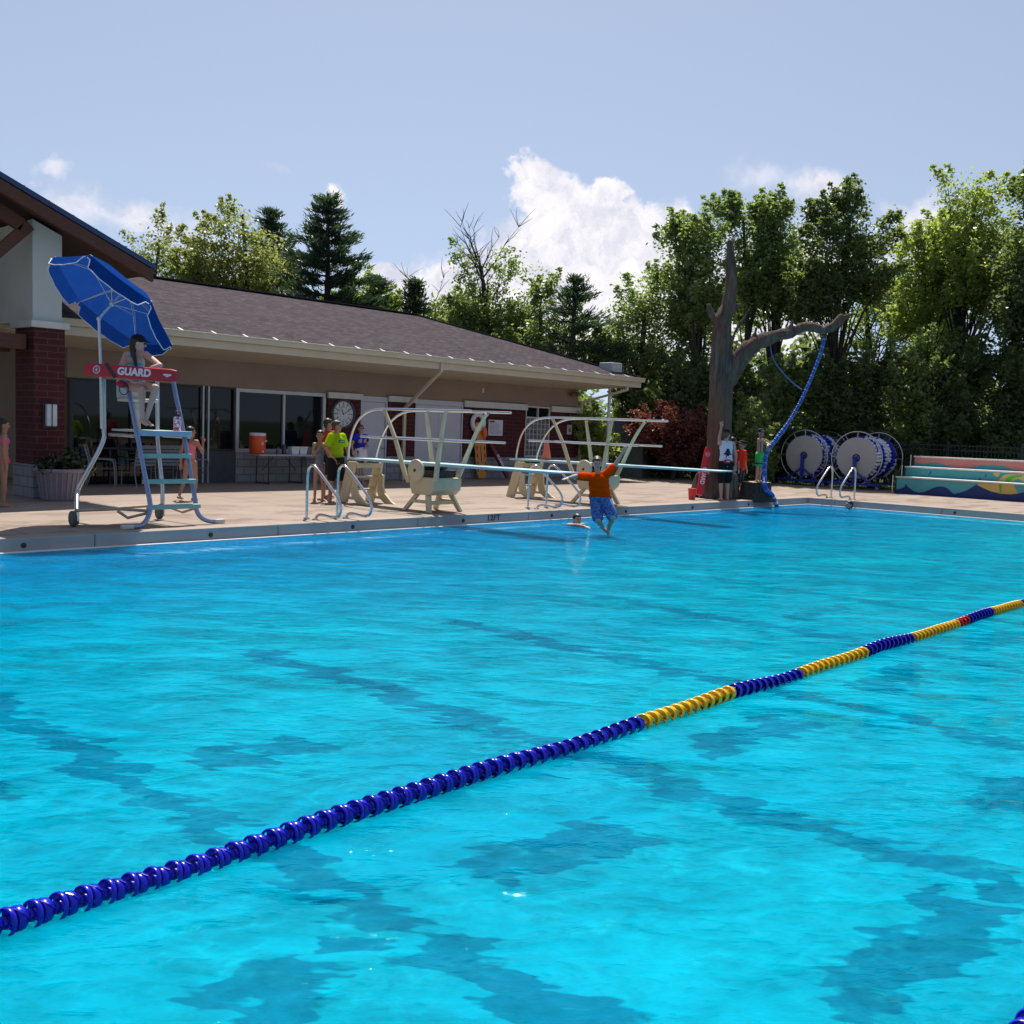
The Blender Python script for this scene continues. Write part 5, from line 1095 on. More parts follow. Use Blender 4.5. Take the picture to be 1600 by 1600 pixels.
# blue swing rope hung from the limb: down to the boy's hands, then into the water
top_ = px(1287, 524); p0 = px(1287, 540); rt = thing('swing_rope', 'thick blue swing rope hanging from the dead tree limb into the pool', 'rope', top_); O = Vector(top_)
hang = [top_, p0, px(1262, 606, Dd - .1), px(1236, 655, Dd - .15), px(1212, 688, Dd - .22), HAND + right0 * .03, px(1195, 715, Dd - .3), px(1194, 745, Dd - .5), px(1195, 765, Dd - .8)]
e_ = Vector((25.45, 13.6, -.15)); hang += [Vector((25.15, 13.66, .35)), Vector((25.35, 13.62, .05)), e_]
path = smooth_path(hang, 3); q = MB(); q.tube([v - O for v in path], .018, 8); q.build('core', pbr('blue_rope', (.03, .10, .40), .7), rt)
def along(path, step):
    acc = 0; out = []
    for a, b in zip(path[:-1], path[1:]):
        L = (b - a).length
        while acc < L: out.append((a.lerp(b, acc / L), (b - a).normalized())); acc += step
        acc -= L
    return out
seg = along(path, .052); q = MB(); mats_ = [pbr('blue_rope_float', (.02, .11, .50), .4, var=.1), M_LW, pbr('light_blue_float', (.10, .26, .62), .4)]
for i, (c_, d_) in enumerate(seg[2:]):
    low_ = c_.z < .35; mi = (1 if (i // 2) % 2 else 0) if low_ else (2 if i % 4 == 0 else 0)
    r0 = .048 + .016 * (i > len(seg) * .42); q.lathe([(.02, -.024), (r0, -.016), (r0, .012), (.02, .024)], 12, mi, Matrix.Translation(c_ - O) @ d_.to_track_quat('Z', 'Y').to_matrix().to_4x4() @ Matrix.Rotation(.25 * (i % 2), 4, 'X'))
q.build('rope_sleeve', mats_, rt)
tie = thing('tie_rope', 'thin blue line tied from the dead tree limb to the swing rope', 'rope', px(1203, 548)); O = Vector(tie.location)
q = MB(); q.tube([v - O for v in smooth_path([px(1203, 532), px(1206, 560), px(1222, 582), px(1240, 600), px(1253, 609, Dd - .1)], 2)], .017, 6); q.build('line', pbr('thin_blue_rope', (.07, .12, .35), .7), tie)
tie2 = thing('guy_wire', 'thin dark cable hanging straight down from the dead tree limb', 'cable', px(1196, 532)); O = Vector(tie2.location); q = MB(); q.tube([px(1196, 532) - O, px(1190, 640) - O, px(1187, 752) - O], .008, 6); q.build('wire', M_DARK, tie2)
# ------------------------------------------------------------------ things along the bathhouse
pot = thing('planter', 'large grey ribbed planter at the foot of the brick column', 'planter', (8.43, 19.55, ZD))
q = MB(); q.lathe([(.30, 0), (.32, .03), (.40, .52), (.45, .55), (.45, .60), (.40, .60), (.37, .5)], 36); 
for k in range(24):
    a = 2 * math.pi * k / 24; q.bar((.325 * math.cos(a), .325 * math.sin(a), .04), (.405 * math.cos(a), .405 * math.sin(a), .52), .03, .02)
q.build('pot', pbr('lavender_grey_pot', (.27, .235, .28), .75, var=.1), pot); q = MB(); q.lathe([(.38, .52), (.01, .54)], 24); q.build('soil', pbr('soil', (.03, .02, .015), .95), pot)
M_WHT = pbr('white_plastic', (.70, .70, .72), .5)
# folding table
tb = thing('folding_table', 'long folding table with dark metal legs in front of the serving window', 'table', (15.8, 22.95, ZD))
q = MB(); q.box((-.95, -.36, .73), (.93, .36, .775)); q.build('table_top', pbr('grey_table_top', (.42, .42, .43), .6), tb, bevel=.012)
for x in (-.62, .42):
    q = MB()
    for y in (-.28, .28): q.tube([(x, y, 0), (x, y, .73)], .014, 8)
    q.tube([(x, -.32, .02), (x, .32, .02)], .014, 8); q.build('leg', M_DARK, tb)
    q = MB(); q.tube([(x, 0, .35), (x + (.35 if x < 0 else -.35), 0, .72)], .01, 8); q.build('brace', M_DARK, tb)
co = thing('drink_cooler', 'orange drink cooler with white lid on the folding table', 'cooler', (15.02, 22.95, ZD + .776))
q = MB(); q.lathe([(.18, 0), (.205, .03), (.215, .45), (.205, .47)], 28); cb_ = q.build('cooler_body', pbr('orange_plastic', (.72, .09, .012), .4), co)
q = MB(); q.lathe([(.212, .471), (.215, .52), (.19, .545), (.02, .55)], 28); q.build('lid', M_WHT, co); q = MB(); q.box((-.02, -.26, .05), (.02, -.205, .09)); q.build('tap', M_WHT, co)
q = MB(); q.box((-.03, -.226, .24), (.035, -.213, .31)); q.box((.09, -.208, .32), (.15, -.19, .36)); q.build('sticker', M_CAP, cb_)
for i, x in enumerate((16.07, 16.33)):
    b_ = thing('bin', ('left' if i == 0 else 'right') + ' one of two small white tubs on the folding table', 'tub', (x, 22.85, ZD + .776), 0, 'white tubs on the table')
    q = MB(); q.prism([(-.10, -.08, 0), (.10, -.08, 0), (.10, .08, 0), (-.10, .08, 0)], (0, 0, .005)); vs = [(-.1, -.08, 0), (.1, -.08, 0), (.1, .08, 0), (-.1, .08, 0), (-.125, -.1, .2), (.125, -.1, .2), (.125, .1, .2), (-.125, .1, .2)]
    q.add(vs, [(0, 1, 5, 4), (1, 2, 6, 5), (2, 3, 7, 6), (3, 0, 4, 7)]); q.bar((-.13, -.105, .2), (.13, -.105, .2), .02, .02); q.build('tub_body', M_WHT, b_)
for i, (x, h_, c_) in enumerate(((15.62, .16, (.12, .13, .16)), (15.8, .26, (.03, .04, .09)))):
    b_ = thing('jug', ('short grey', 'tall dark blue')[i] + ' jug beside the white tubs on the folding table', 'jug', (x, 22.9, ZD + .776)); q = MB(); q.lathe([(.06, 0), (.065, h_ * .7), (.04, h_)], 16); q.build('jug_body', pbr('jug_plastic', c_, .4), b_)
# folding chairs
M_CH = pbr('grey_chair_frame', (.28, .29, .31), .45, metal=.4); M_CHS = pbr('grey_vinyl_straps', (.20, .21, .23), .7)
def chair(loc, rz, label):
    c_ = thing('patio_chair', label, 'chair', loc, rz, 'patio chairs in the shade')
    for x in (-.27, .27):
        q = MB(); q.tube(smooth_path([(x, .34, 0), (x, .22, .42), (x, .36, .95)], 2), .014, 8); q.build('back_leg', M_CH, c_); q = MB(); q.tube(smooth_path([(x, -.30, 0), (x, -.28, .58), (x, -.2, .63), (x, .26, .63)], 2), .014, 8); q.build('arm', M_CH, c_)
    q = MB()
    for k in range(6): q.box((-.26, -.24 + k * .08, .41), (.26, -.18 + k * .08, .416))
    q.build('seat', M_CHS, c_)
    q = MB()
    for k in range(6):
        z = .48 + k * .08; y = .235 + (z - .42) * .26; q.box((-.26, y, z), (.26, y + .006, z + .06))
    q.build('backrest', M_CHS, c_); q = MB(); q.tube([(-.27, .36, .95), (.27, .36, .95)], .014, 8); q.tube([(-.27, -.28, .30), (.27, -.28, .30)], .012, 8); q.build('cross_rail', M_CH, c_); return c_
ch0 = chair((11.75, 22.9, ZD), R(185), 'grey patio chair seen from its back between the legs of the lifeguard chair')
for loc, rz, lb in (((12.55, 23.1, ZD), R(170), 'grey patio chair standing second from the left in the shaded bay'), ((13.2, 23.0, ZD), R(120), 'grey patio chair turned sideways in the shaded bay, right of the other two'), ((10.9, 23.0, ZD), R(60), 'dark patio chair near the brick column, turned to the right'), ((17.15, 23.1, ZD), R(20), 'patio chair at the right end of the folding table')):
    c_ = copy_tree(ch0); c_.location = loc; c_.rotation_euler = (0, 0, rz); c_['label'] = lb
# wall clock
Y_ = YW - .052
ck = thing('wall_clock', 'large round wall clock on the brick panel behind the man in yellow', 'clock', (18.20, Y_, 2.10)); T = Matrix.Rotation(R(90), 4, 'X')
q = MB(); q.lathe([(.43, .0), (.43, .06), (.40, .09), (.36, .075), (.36, .0)], 40, 0, T, cap=False); q.build('rim', pbr('dark_clock_rim', (.05, .055, .07), .5), ck)
q = MB(); q.lathe([(.36, .0), (.36, .04)], 40, 0, T); q.build('dial', pbr('clock_dial', (.60, .63, .64), .6), ck)
q = MB()
for k in range(12):
    a = R(30 * k); q.box((-.012, .26, .041), (.012, .33, .046), 0, T @ Matrix.Rotation(a, 4, 'Z'))
q.build('hour_marks', M_DARK, ck)
for k in range(1, 13):
    a = R(90 - 30 * k); text_mb(str(k), .085, M_DARK, 'numeral', ck, frame((.215 * math.cos(a), -.041, .215 * math.sin(a)), (1, 0, 0), (0, 0, 1), (0, -1, 0)), .002, .002)
for a, l, w_ in ((R(25), .16, .02), (R(-62), .25, .014)):
    q = MB(); q.box((-w_ / 2, -.03, .048), (w_ / 2, l, .053), 0, T @ Matrix.Rotation(a, 4, 'Z')); q.build('hand', M_DARK, ck)
# ring buoy, backboard, leaning tube, notice
rb = thing('ring_buoy', 'white ring buoy hanging on the brick wall', 'ring buoy', (23.62, YW - .13, 2.02))
q = MB(); q.tube([(.25 * math.cos(R(i * 12)), 0, .25 * math.sin(R(i * 12))) for i in range(30)], .075, 12, closed=True); q.build('ring', M_WHT, rb)
q = MB()
for a in (45, 135, 225, 315): q.tube([((.25 + .08 * math.cos(t)) * math.cos(R(a)), .08 * math.sin(t), (.25 + .08 * math.cos(t)) * math.sin(R(a))) for t in [i * .63 for i in range(10)]], .012, 6, closed=True)
q.tube([(.34 * math.cos(R(i * 15)), -.02, .34 * math.sin(R(i * 15)) - .015 * abs(math.sin(R(i * 30)))) for i in range(24)], .01, 6, closed=True); q.build('grab_line', M_CAP, rb)
bb = thing('backboard', 'tall orange rescue backboard with dark hand holes leaning on the brick wall', 'backboard', (23.66, YW - .38, ZD)); bb.rotation_euler = (R(-7), 0, 0)
out = [(-.16, .03), (.16, .03), (.23, .3), (.25, 1.0), (.25, 1.5), (.2, 1.78), (.12, 1.85), (-.12, 1.85), (-.2, 1.78), (-.25, 1.5), (-.25, 1.0), (-.23, .3)]
q = MB(); q.prism([(x, 0, z) for x, z in out], (0, .045, 0)); q.build('board', pbr('orange_board', (.62, .22, .04), .5), bb, bevel=.01)
q = MB()
for z in (.25, .45, .7, .95, 1.2, 1.45):
    for x in (-.19, .15): q.box((x, -.004, z), (x + .045, -.001, z + .13))
q.box((-.015, -.004, .55), (.015, -.001, 1.1)); q.build('hand_holes', M_DARK, bb)
q = MB(); q.ball((.14, -.09, 1.52), (.09, .06, .18)); q.build('head_pad', pbr('orange_pad', (.85, .16, .03), .7), bb)
rescue_tube('dark red rescue tube reading GUARD leaning against the wall right of the backboard', (24.25, YW - .12, 1.33), (24.62, YW - .62, ZD + .06), (-.1, -1, .45), .17, .11, None, (.5, .14), strap=0, mat=pbr('maroon_foam', (.16, .008, .03), .5), emblem=False, spread=.6)
sg = thing('notice_sign', 'square white notice board with rules on the brick wall', 'sign', (24.52, YW - .052, 1.87)); q = MB(); q.box((-.34, -.02, -.26), (.34, 0, .26)); q.build('panel', pbr('sign_white', (.62, .62, .70), .6, var=.02), sg, bevel=.004)
q = MB(); rng = random.Random(4)
for k in range(9):
    z = .12 - k * .04; q.box((-.3, -.023, z), (-.3 + .6 * rng.uniform(.75, 1), -.0205, z + .012))
q.build('text_lines', pbr('grey_print', (.2, .2, .24), .7), sg)
q = MB(); q.box((-.3, -.023, .17), (-.05, -.0205, .23)); q.build('heading', pbr('dark_print', (.06, .08, .09), .7), sg); q = MB(); q.box((-.32, -.024, .21), (-.24, -.0232, .235)); q.build('red_mark', pbr('red_print', (.5, .03, .03), .7), sg)
sg = thing('small_sign', 'small cream sign with dark symbol near the right end of the brick wall', 'sign', (28.34, YW - .052, 1.90)); q = MB(); q.box((-.13, -.02, -.17), (.13, 0, .17)); q.build('panel', M_CAP, sg, bevel=.004)
q = MB(); q.box((-.06, -.023, -.08), (-.005, -.0205, .03)); q.box((.01, -.023, -.08), (.06, -.0205, .03)); q.ball((-.032, -.022, .07), (.022, .002, .022)); q.ball((.035, -.022, .07), (.022, .002, .022)); q.build('symbol', M_DARK, sg)
# litter bin behind the farther stand
tbn = thing('litter_bin', 'square black litter bin beside the fence behind the farther diving stand', 'litter bin', (30.9, 24.3, ZD)); q = MB(); q.prism([(-.32, -.32, 0), (.32, -.32, 0), (.32, .32, 0), (-.32, .32, 0)], (0, 0, .9)); q.build('bin_body', M_DARK, tbn, bevel=.03); q = MB(); q.prism([(-.36, -.36, .905), (.36, -.36, .905), (.36, .36, .905), (-.36, .36, .905)], (0, 0, .14)); q.build('lid', pbr('dark_grey_lid', (.05, .055, .06), .5), tbn, bevel=.04)

# ------------------------------------------------------------------ lane line reels
M_BST = pbr('blue_painted_steel', (.012, .03, .28), .4, var=.1); M_DISC = pbr('grey_disc', (.42, .42, .40), .55, var=.05)
def reel(loc, label, seed):
    r_ = thing('lane_line_reel', label, 'lane line reel', loc, 0, 'wheeled reels of lane lines'); cz = 1.09; Lr = 1.75
    for x in (0, Lr):
        Rx = Matrix.Translation((x, 0, cz)) @ Matrix.Rotation(R(90), 4, 'Y')
        q = MB(); q.tube([(x, .92 * math.cos(R(i * 9)), cz + .92 * math.sin(R(i * 9))) for i in range(40)], .02, 8, closed=True)
        for i in range(12): a = R(i * 30); q.tube([(x, .7 * math.cos(a), cz + .7 * math.sin(a)), (x, .91 * math.cos(a), cz + .91 * math.sin(a))], .012, 6)
        q.build('hoop', M_ALU, r_)
        q = MB(); q.lathe([(.72, -.012), (.72, .012)], 40, 0, Rx); dsk = q.build('end_disc', M_DISC, r_)
        q = MB(); q.lathe([(.14, -.03), (.14, -.013), (.09, -.013), (.09, -.03)], 24, 0, Rx, cap=False); q.build('bearing_ring', M_BST, dsk)
        q = MB(); q.lathe([(.085, -.02), (.085, -.0125)], 20, 0, Rx); q.build('hub', M_ALU, dsk)
        o_ = -.12 if x == 0 else .12
        q = MB(); q.box((x + o_ - .05, -.05, .2), (x + o_ + .05, .05, cz + .06)); q.bar((x + o_, -.62, .2), (x + o_, -.04, .62), .06, .06); q.bar((x + o_, .62, .2), (x + o_, .04, .62), .06, .06); q.build('stand', M_BST, r_, bevel=.006)
        q = MB(); q.box((x + o_ - .05, -.95, .14), (x + o_ + .05, .95, .22)); q.build('base_rail', M_BST, r_, bevel=.006)
        for y in (-.85, .85):
            q = MB(); q.lathe([(.02, -.02), (.065, -.022), (.065, .022), (.02, .02)], 16, 0, Matrix.Translation((x + o_, y, .066)) @ Matrix.Rotation(R(90), 4, 'Y')); q.build('caster', pbr('caster_grey', (.25, .24, .22), .6), r_)
    q = MB()
    for y in (-.6, .6): q.box((-.07, y - .03, .15), (Lr + .07, y + .03, .21))
    q.tube([(0, 0, cz), (Lr, 0, cz)], .07, 12); q.build('base_beam', M_BST, r_)
    # wound lane lines: floats in helical turns
    q = MB(); rng = random.Random(seed)
    for layer, Rr in enumerate((.57, .69)):
        x = .09
        turn = 0
        while x < Lr - .08:
            white = rng.random() < (.35 if layer else .3); nn = int(2 * math.pi * Rr / .125); ph = rng.random() * 6.28
            for k in range(nn):
                a = ph + 2 * math.pi * k / nn; wv = (math.sin(a * 2 + turn) > .35) if not white else (math.sin(a * 1.5 + turn) > -.4)
                rr = Rr + rng.uniform(-.025, .03); c_ = Vector((x + rng.uniform(-.015, .015), rr * math.cos(a), cz + rr * math.sin(a)))
                T = Matrix.Translation(c_) @ Vector((0, -math.sin(a), math.cos(a))).to_track_quat('Z', 'Y').to_matrix().to_4x4()
                q.lathe([(.015, -.055), (.062, -.045), (.07, 0), (.06, .045), (.015, .055)], 8, 1 if wv else 0, T, cap=False)
            x += .118; turn += 1
    q.build('wound_lane_lines', [M_LB, M_LW], r_); return r_
reel((34.75, 17.68, ZD), 'left one of the two blue wheeled lane line reels, nearer the swing rope', 3)
reel((34.45, 15.55, ZD), 'right one of the two blue wheeled lane line reels, nearer the painted steps', 8)

# ------------------------------------------------------------------ painted bleacher steps
bl = thing('painted_steps', 'three tier bleacher steps painted with a teal, salmon and yellow seascape mural', 'bleachers', (33.75, 13.8, ZD)); bl.location = (0, 0, 0)
mt = {k: pbr('mural_' + k, c_, .7, var=.06, vscale=3) for k, c_ in dict(teal=(.05, .30, .33), aqua=(.08, .36, .40), navy=(.012, .03, .16), salmon=(.55, .19, .16), yellow=(.60, .42, .12), green=(.12, .42, .04), purple=(.16, .04, .20)).items()}
BY0, BY1_ = 4.0, 13.79; TX = (33.75, 34.45, 35.15); TZ = (.75, 1.09, 1.44)
def slab(k, z0):
    q = MB(); q.box((TX[k], BY0, z0), (TX[k] + (.68 if k < 2 else .35), BY1_, TZ[k] - .05)); return q
for k in range(3):
    t_ = slab(k, ZD).build('tier', mt[('aqua', 'teal', 'teal')[k]], bl)
    q = MB(); q.box((TX[k] - .04, BY0, TZ[k] - .048), (TX[k] + (.66 if k < 2 else .36), BY1_ + .03, TZ[k])); q.build('seat_plank', pbr('pale_plank', (.60, .60, .58), .6), t_, bevel=.008)
    q = MB(); q.box((TX[k] - .02, BY1_ + .002, ZD), (TX[k] + .5, BY1_ + .05, TZ[k] - .05)); q.build('side_panel', M_DARK, t_)
    q = MB(); q.tube([(TX[k] - .03, BY1_ + .12, ZD), (TX[k] - .03, BY1_ + .12, TZ[k] + .03)], .02, 8); q.build('side_post', M_ALU, t_)
def paint(k, pts, col, off):
    X0 = TX[k] - .003 - off * .003; q = MB(); v_ = [Vector((X0, y, z)) for y, z in pts]; q.prism(v_, (.002, 0, 0)); q.build('mural_' + col, mt[col], bl)
def mp(k, x, y):                                       # mural pixel (210x110 crop at 7.62x) -> point on the tier's face
    v_ = atX(1390 + x / 7.62, 690 + y / 7.62, TX[k]); return (v_.y, v_.z)
def mpoly(k, pts, col, off, zmin=None, zmax=None):
    a = [mp(k, *p_) for p_ in pts]; lo = ZD + .002 if zmin is None else zmin; hi = TZ[k] - .05
    paint(k, [(min(y, BY1_ - .004), min(max(z, lo), hi)) for y, z in a], col, off)
def strip(k, topline, col, off, base):                 # band from the line down (or up) to base, built of quads
    a = [mp(k, *p_) for p_ in topline]; q = MB(); X0 = TX[k] - .003 - off * .003; hi = TZ[k] - .05
    a = [(min(y, BY1_ - .004), min(max(z, ZD + .002), hi)) for y, z in a]
    for (y0, z0), (y1, z1) in zip(a[:-1], a[1:]): q.add([(X0, y0, z0), (X0, y1, z1), (X0, y1, base), (X0, y0, base)], [(0, 1, 2, 3)])
    q.build('mural_' + col, mt[col], bl)
strip(0, [(80, 570), (130, 560), (180, 540), (188, 500), (230, 550), (290, 590), (350, 608), (420, 595), (500, 560), (570, 535), (640, 535), (690, 555), (740, 605), (770, 622), (830, 612), (920, 580), (980, 545), (1035, 512), (1100, 545), (1200, 590), (1330, 622), (1450, 628), (1540, 618), (1600, 600), (1800, 560), (2100, 640), (2500, 600), (3400, 640)], 'navy', 2, ZD + .002)
strip(0, [(1050, 515), (1060, 498), (1200, 500), (1350, 505), (1420, 508), (1480, 515), (1500, 560), (1530, 622)], 'yellow', 1, ZD + .05)
mpoly(0, [(1305, 503), (1335, 503), (1335, 610), (1308, 605)], 'green', 1.4)
strip(2, [(285, 245), (400, 262), (460, 255), (540, 245), (610, 258), (700, 290), (800, 312), (900, 315), (1000, 300), (1090, 275), (1250, 282), (1350, 290), (1450, 325), (1530, 345), (1600, 350), (2000, 330), (3400, 380)], 'salmon', 1, TZ[2] - .05)
mpoly(1, [(1195, 475), (1290, 465), (1360, 400), (1440, 385), (1590, 392), (1640, 460), (1650, 500), (1480, 500)], 'yellow', 1)
mpoly(1, [(1370, 480), (1390, 425), (1440, 408), (1575, 395), (1590, 415), (1500, 430), (1450, 455), (1440, 485)], 'green', 2)
mpoly(1, [(1490, 455), (1530, 440), (1570, 465), (1600, 500), (1510, 492), (1480, 475)], 'aqua', 3)
mpoly(1, [(1230, 370), (1250, 405), (1275, 422), (1300, 408), (1320, 372)], 'yellow', 1)
mpoly(1, [(1135, 395), (1155, 385), (1158, 415), (1140, 430)], 'purple', 1); mpoly(1, [(1060, 440), (1080, 425), (1100, 460), (1090, 472), (1050, 470)], 'purple', 1)
mpoly(1, [(455, 385), (480, 378), (488, 360), (478, 350), (497, 356), (496, 378), (475, 392)], 'navy', 1)

# ------------------------------------------------------------------ iron fence, lamp post, shed
M_IRON = pbr('black_iron', (.012, .013, .014), .6)
def fence(label, a, b, h=1.5):
    a = Vector(a); b = Vector(b); L = (b - a).length; d = (b - a) / L; f = thing('iron_fence', label, 'fence', a)
    q = MB(); k = 0
    for z in (.12, h - .22, h - .06): q.bar(Vector((0, 0, z)), d * L + Vector((0, 0, z)), .03, .035)
    q.build('rails', M_IRON, f); q = MB(); x = .12
    while x < L: p_ = d * x; q.bar(p_ + Vector((0, 0, .05)), p_ + Vector((0, 0, h)), .02, .02, up=(0, 1, 0)); x += .12
    tag(q.build('pickets', M_IRON, f), kind='stuff')
    x = 0
    while x <= L: q = MB(); p_ = d * x; q.box(p_ + Vector((-.035, -.035, 0)), p_ + Vector((.035, .035, h + .08))); q.build('post', M_IRON, f); x += 2.4
    return f
fence('black iron picket fence under the trees behind the reels and painted steps', (36.25, 27.5, ZD - .05), (36.25, -4, ZD - .05), 1.75)
fence('black iron picket fence behind the bathhouse corner and the diving stands', (28.95, 27.6, ZD - .05), (36.1, 27.6, ZD - .05), 1.75)
fence('black iron picket fence in the shade left of the bathhouse', (-6, 30.0, ZD - .05), (10.2, 30.0, ZD - .05), 1.9)
lpp = atD(947, 741, 37.0); lpp.z = .1; lp = thing('lamp_post', 'slim white lamp post with box lantern behind the right end of the bathhouse', 'lamp post', lpp); lt = atD(953, 590, 37.0); hh_ = lt.z - lpp.z
q = MB(); q.tube([(0, 0, 0), (.0, 0, hh_)], [.075, .05], 12); q.build('pole', pbr('white_lamp_pole', (.55, .57, .60), .5), lp); q = MB(); q.lathe([(.2, hh_), (.27, hh_ + .12), (.27, hh_ + .18)], 20); q.build('lantern_glass', pbr('lamp_glass', (.35, .36, .38), .2), lp); q = MB(); q.box((-.3, -.3, hh_ + .185), (.3, .3, hh_ + .52)); q.build('lantern_box', pbr('grey_lantern', (.42, .43, .45), .5), lp, bevel=.03)
shc = atD(985, 735, 39.6); sh = thing('garden_shed', 'small grey green shed with gable roof seen through the fence', 'shed', (shc.x, shc.y, .1), R(20)); q = MB(); q.box((-.85, -.7, 0), (.85, .7, 1.75)); q.prism([(-.85, -.7, 1.75), (.85, -.7, 1.75), (0, -.7, 2.15)], (0, 1.4, 0)); q.build('walls', pbr('grey_green_siding', (.10, .125, .115), .8), sh)
q = MB()
for sgn in (-1, 1): q.prism([(sgn * .97, -.8, 1.70), (0, -.8, 2.16), (0, -.8, 2.23), (sgn * .97, -.8, 1.77)], (0, 1.6, 0))
q.build('roof', pbr('shed_roof', (.12, .11, .11), .9), sh); q = MB(); q.box((-.25, -.73, .9), (.25, -.702, 1.35)); q.build('window', M_GLASS, sh)
# ------------------------------------------------------------------ foliage
def leafmat(name, c, c2, trans=.5):
    m, nt = newmat(name); n = N(nt); g = n.n('ShaderNodeNewGeometry')
    col = n.mixc(g.outputs['Random Per Island'], c, c2); col = n.mixc(n.math('MULTIPLY', n.noise(g.outputs['Position'], .45, 3, .6), .7), col, tuple(x * .7 for x in c))
    d = n.n('ShaderNodeBsdfPrincipled', ins={'Base Color': col, 'Roughness': .38, 'Specular IOR Level': .6}).outputs[0]
    t = n.n('ShaderNodeBsdfTranslucent', ins={'Color': n.mixc(.5, col, tuple(min(1, x * 2.6) for x in (c2[0] * 1.1, c2[1] * 1.2, c2[2] * .5)))}).outputs[0]
    n.out(n.n('ShaderNodeMixShader', ins={0: trans, 1: d, 2: t}).outputs[0]); return m
L_MID = leafmat('maple_leaves', (.105, .145, .060), (.215, .265, .115)); L_DARK = leafmat('dark_leaves', (.060, .092, .040), (.135, .170, .072), .52); L_PALE = leafmat('pale_locust_leaves', (.15, .17, .075), (.25, .26, .12), .5)
L_YEL = leafmat('yellow_green_leaves', (.14, .18, .055), (.28, .32, .11), .55); L_PINE = leafmat('pine_needles', (.022, .048, .030), (.05, .085, .048), .3); L_RED = leafmat('red_maple_leaves', (.10, .028, .032), (.20, .06, .06), .45)
L_POT = leafmat('potted_plant_leaves', (.012, .028, .01), (.03, .05, .016), .3)
M_BARK = pbr('tree_bark', (.045, .037, .030), .95, var=.4, vscale=6, stretch=(2, 2, .4), bump=.8, bscale=12)
def leaves(C, S, per, size, rg, flat=1.0, long=1.0, tip=None):
    """C cluster centres (n,3), S cluster radii (n,) -> leaf quads as (verts, count)"""
    n_ = len(C); idx = np.repeat(np.arange(n_), per); K = len(idx)
    o = rg.normal(size=(K, 3)); o *= (np.abs(rg.normal(size=(K, 1))) ** .5 / (np.linalg.norm(o, axis=1, keepdims=True) + 1e-6)); o[:, 2] *= flat
    ctr = C[idx] + o * S[idx][:, None]
    a = rg.normal(size=(K, 3)); a[:, 2] *= .7; a /= np.linalg.norm(a, axis=1, keepdims=True) + 1e-9
    if tip is not None: a = a * .55 + tip[idx]; a /= np.linalg.norm(a, axis=1, keepdims=True)
    b = rg.normal(size=(K, 3)); b -= a * (a * b).sum(1, keepdims=True); b /= np.linalg.norm(b, axis=1, keepdims=True) + 1e-9
    sz = size * rg.uniform(.6, 1.3, size=(K, 1)); w = sz * .62 / long
    V = np.stack([ctr - a * sz * .6, ctr + b * w * .6 - a * sz * .05, ctr + a * sz * .75, ctr - b * w * .6 - a * sz * .05], 1)
    return V.reshape(-1, 3)
def quadmesh(name, V, mat, parent, O):
    K = len(V) // 4; me = bpy.data.meshes.new(name); me.vertices.add(len(V)); me.vertices.foreach_set('co', (V - np.array(O)).astype(np.float32).ravel())
    me.loops.add(4 * K); me.loops.foreach_set('vertex_index', np.arange(4 * K, dtype=np.int32)); me.polygons.add(K)
    me.polygons.foreach_set('loop_start', np.arange(0, 4 * K, 4, dtype=np.int32)); me.polygons.foreach_set('loop_total', np.full(K, 4, dtype=np.int32)); me.update(); me.materials.append(mat)
    o = bpy.data.objects.new(name, me); COL.objects.link(o)
    if parent is not None: o.parent = parent
    return o
def lobepts(lobes, n, rg, shell=.55):
    """cluster centres spread through ellipsoid lobes, denser towards their surface"""
    vol = np.array([max(.01, l[3] * l[4] * l[5]) ** .72 * l[6] for l in lobes]); pick = rg.choice(len(lobes), n, p=vol / vol.sum()); L = np.array([l[:6] for l in lobes])[pick]
    d = rg.normal(size=(n, 3)); d /= np.linalg.norm(d, axis=1, keepdims=True); r = rg.uniform(0, 1, size=(n, 1)) ** shell
    lump = 1 + .16 * np.sin(d[:, :1] * 7 + L[:, :1] * 3) * np.cos(d[:, 2:3] * 6 + L[:, 1:2] * 2)
    return L[:, :3] + d * r * L[:, 3:6] * lump
TREES = 0
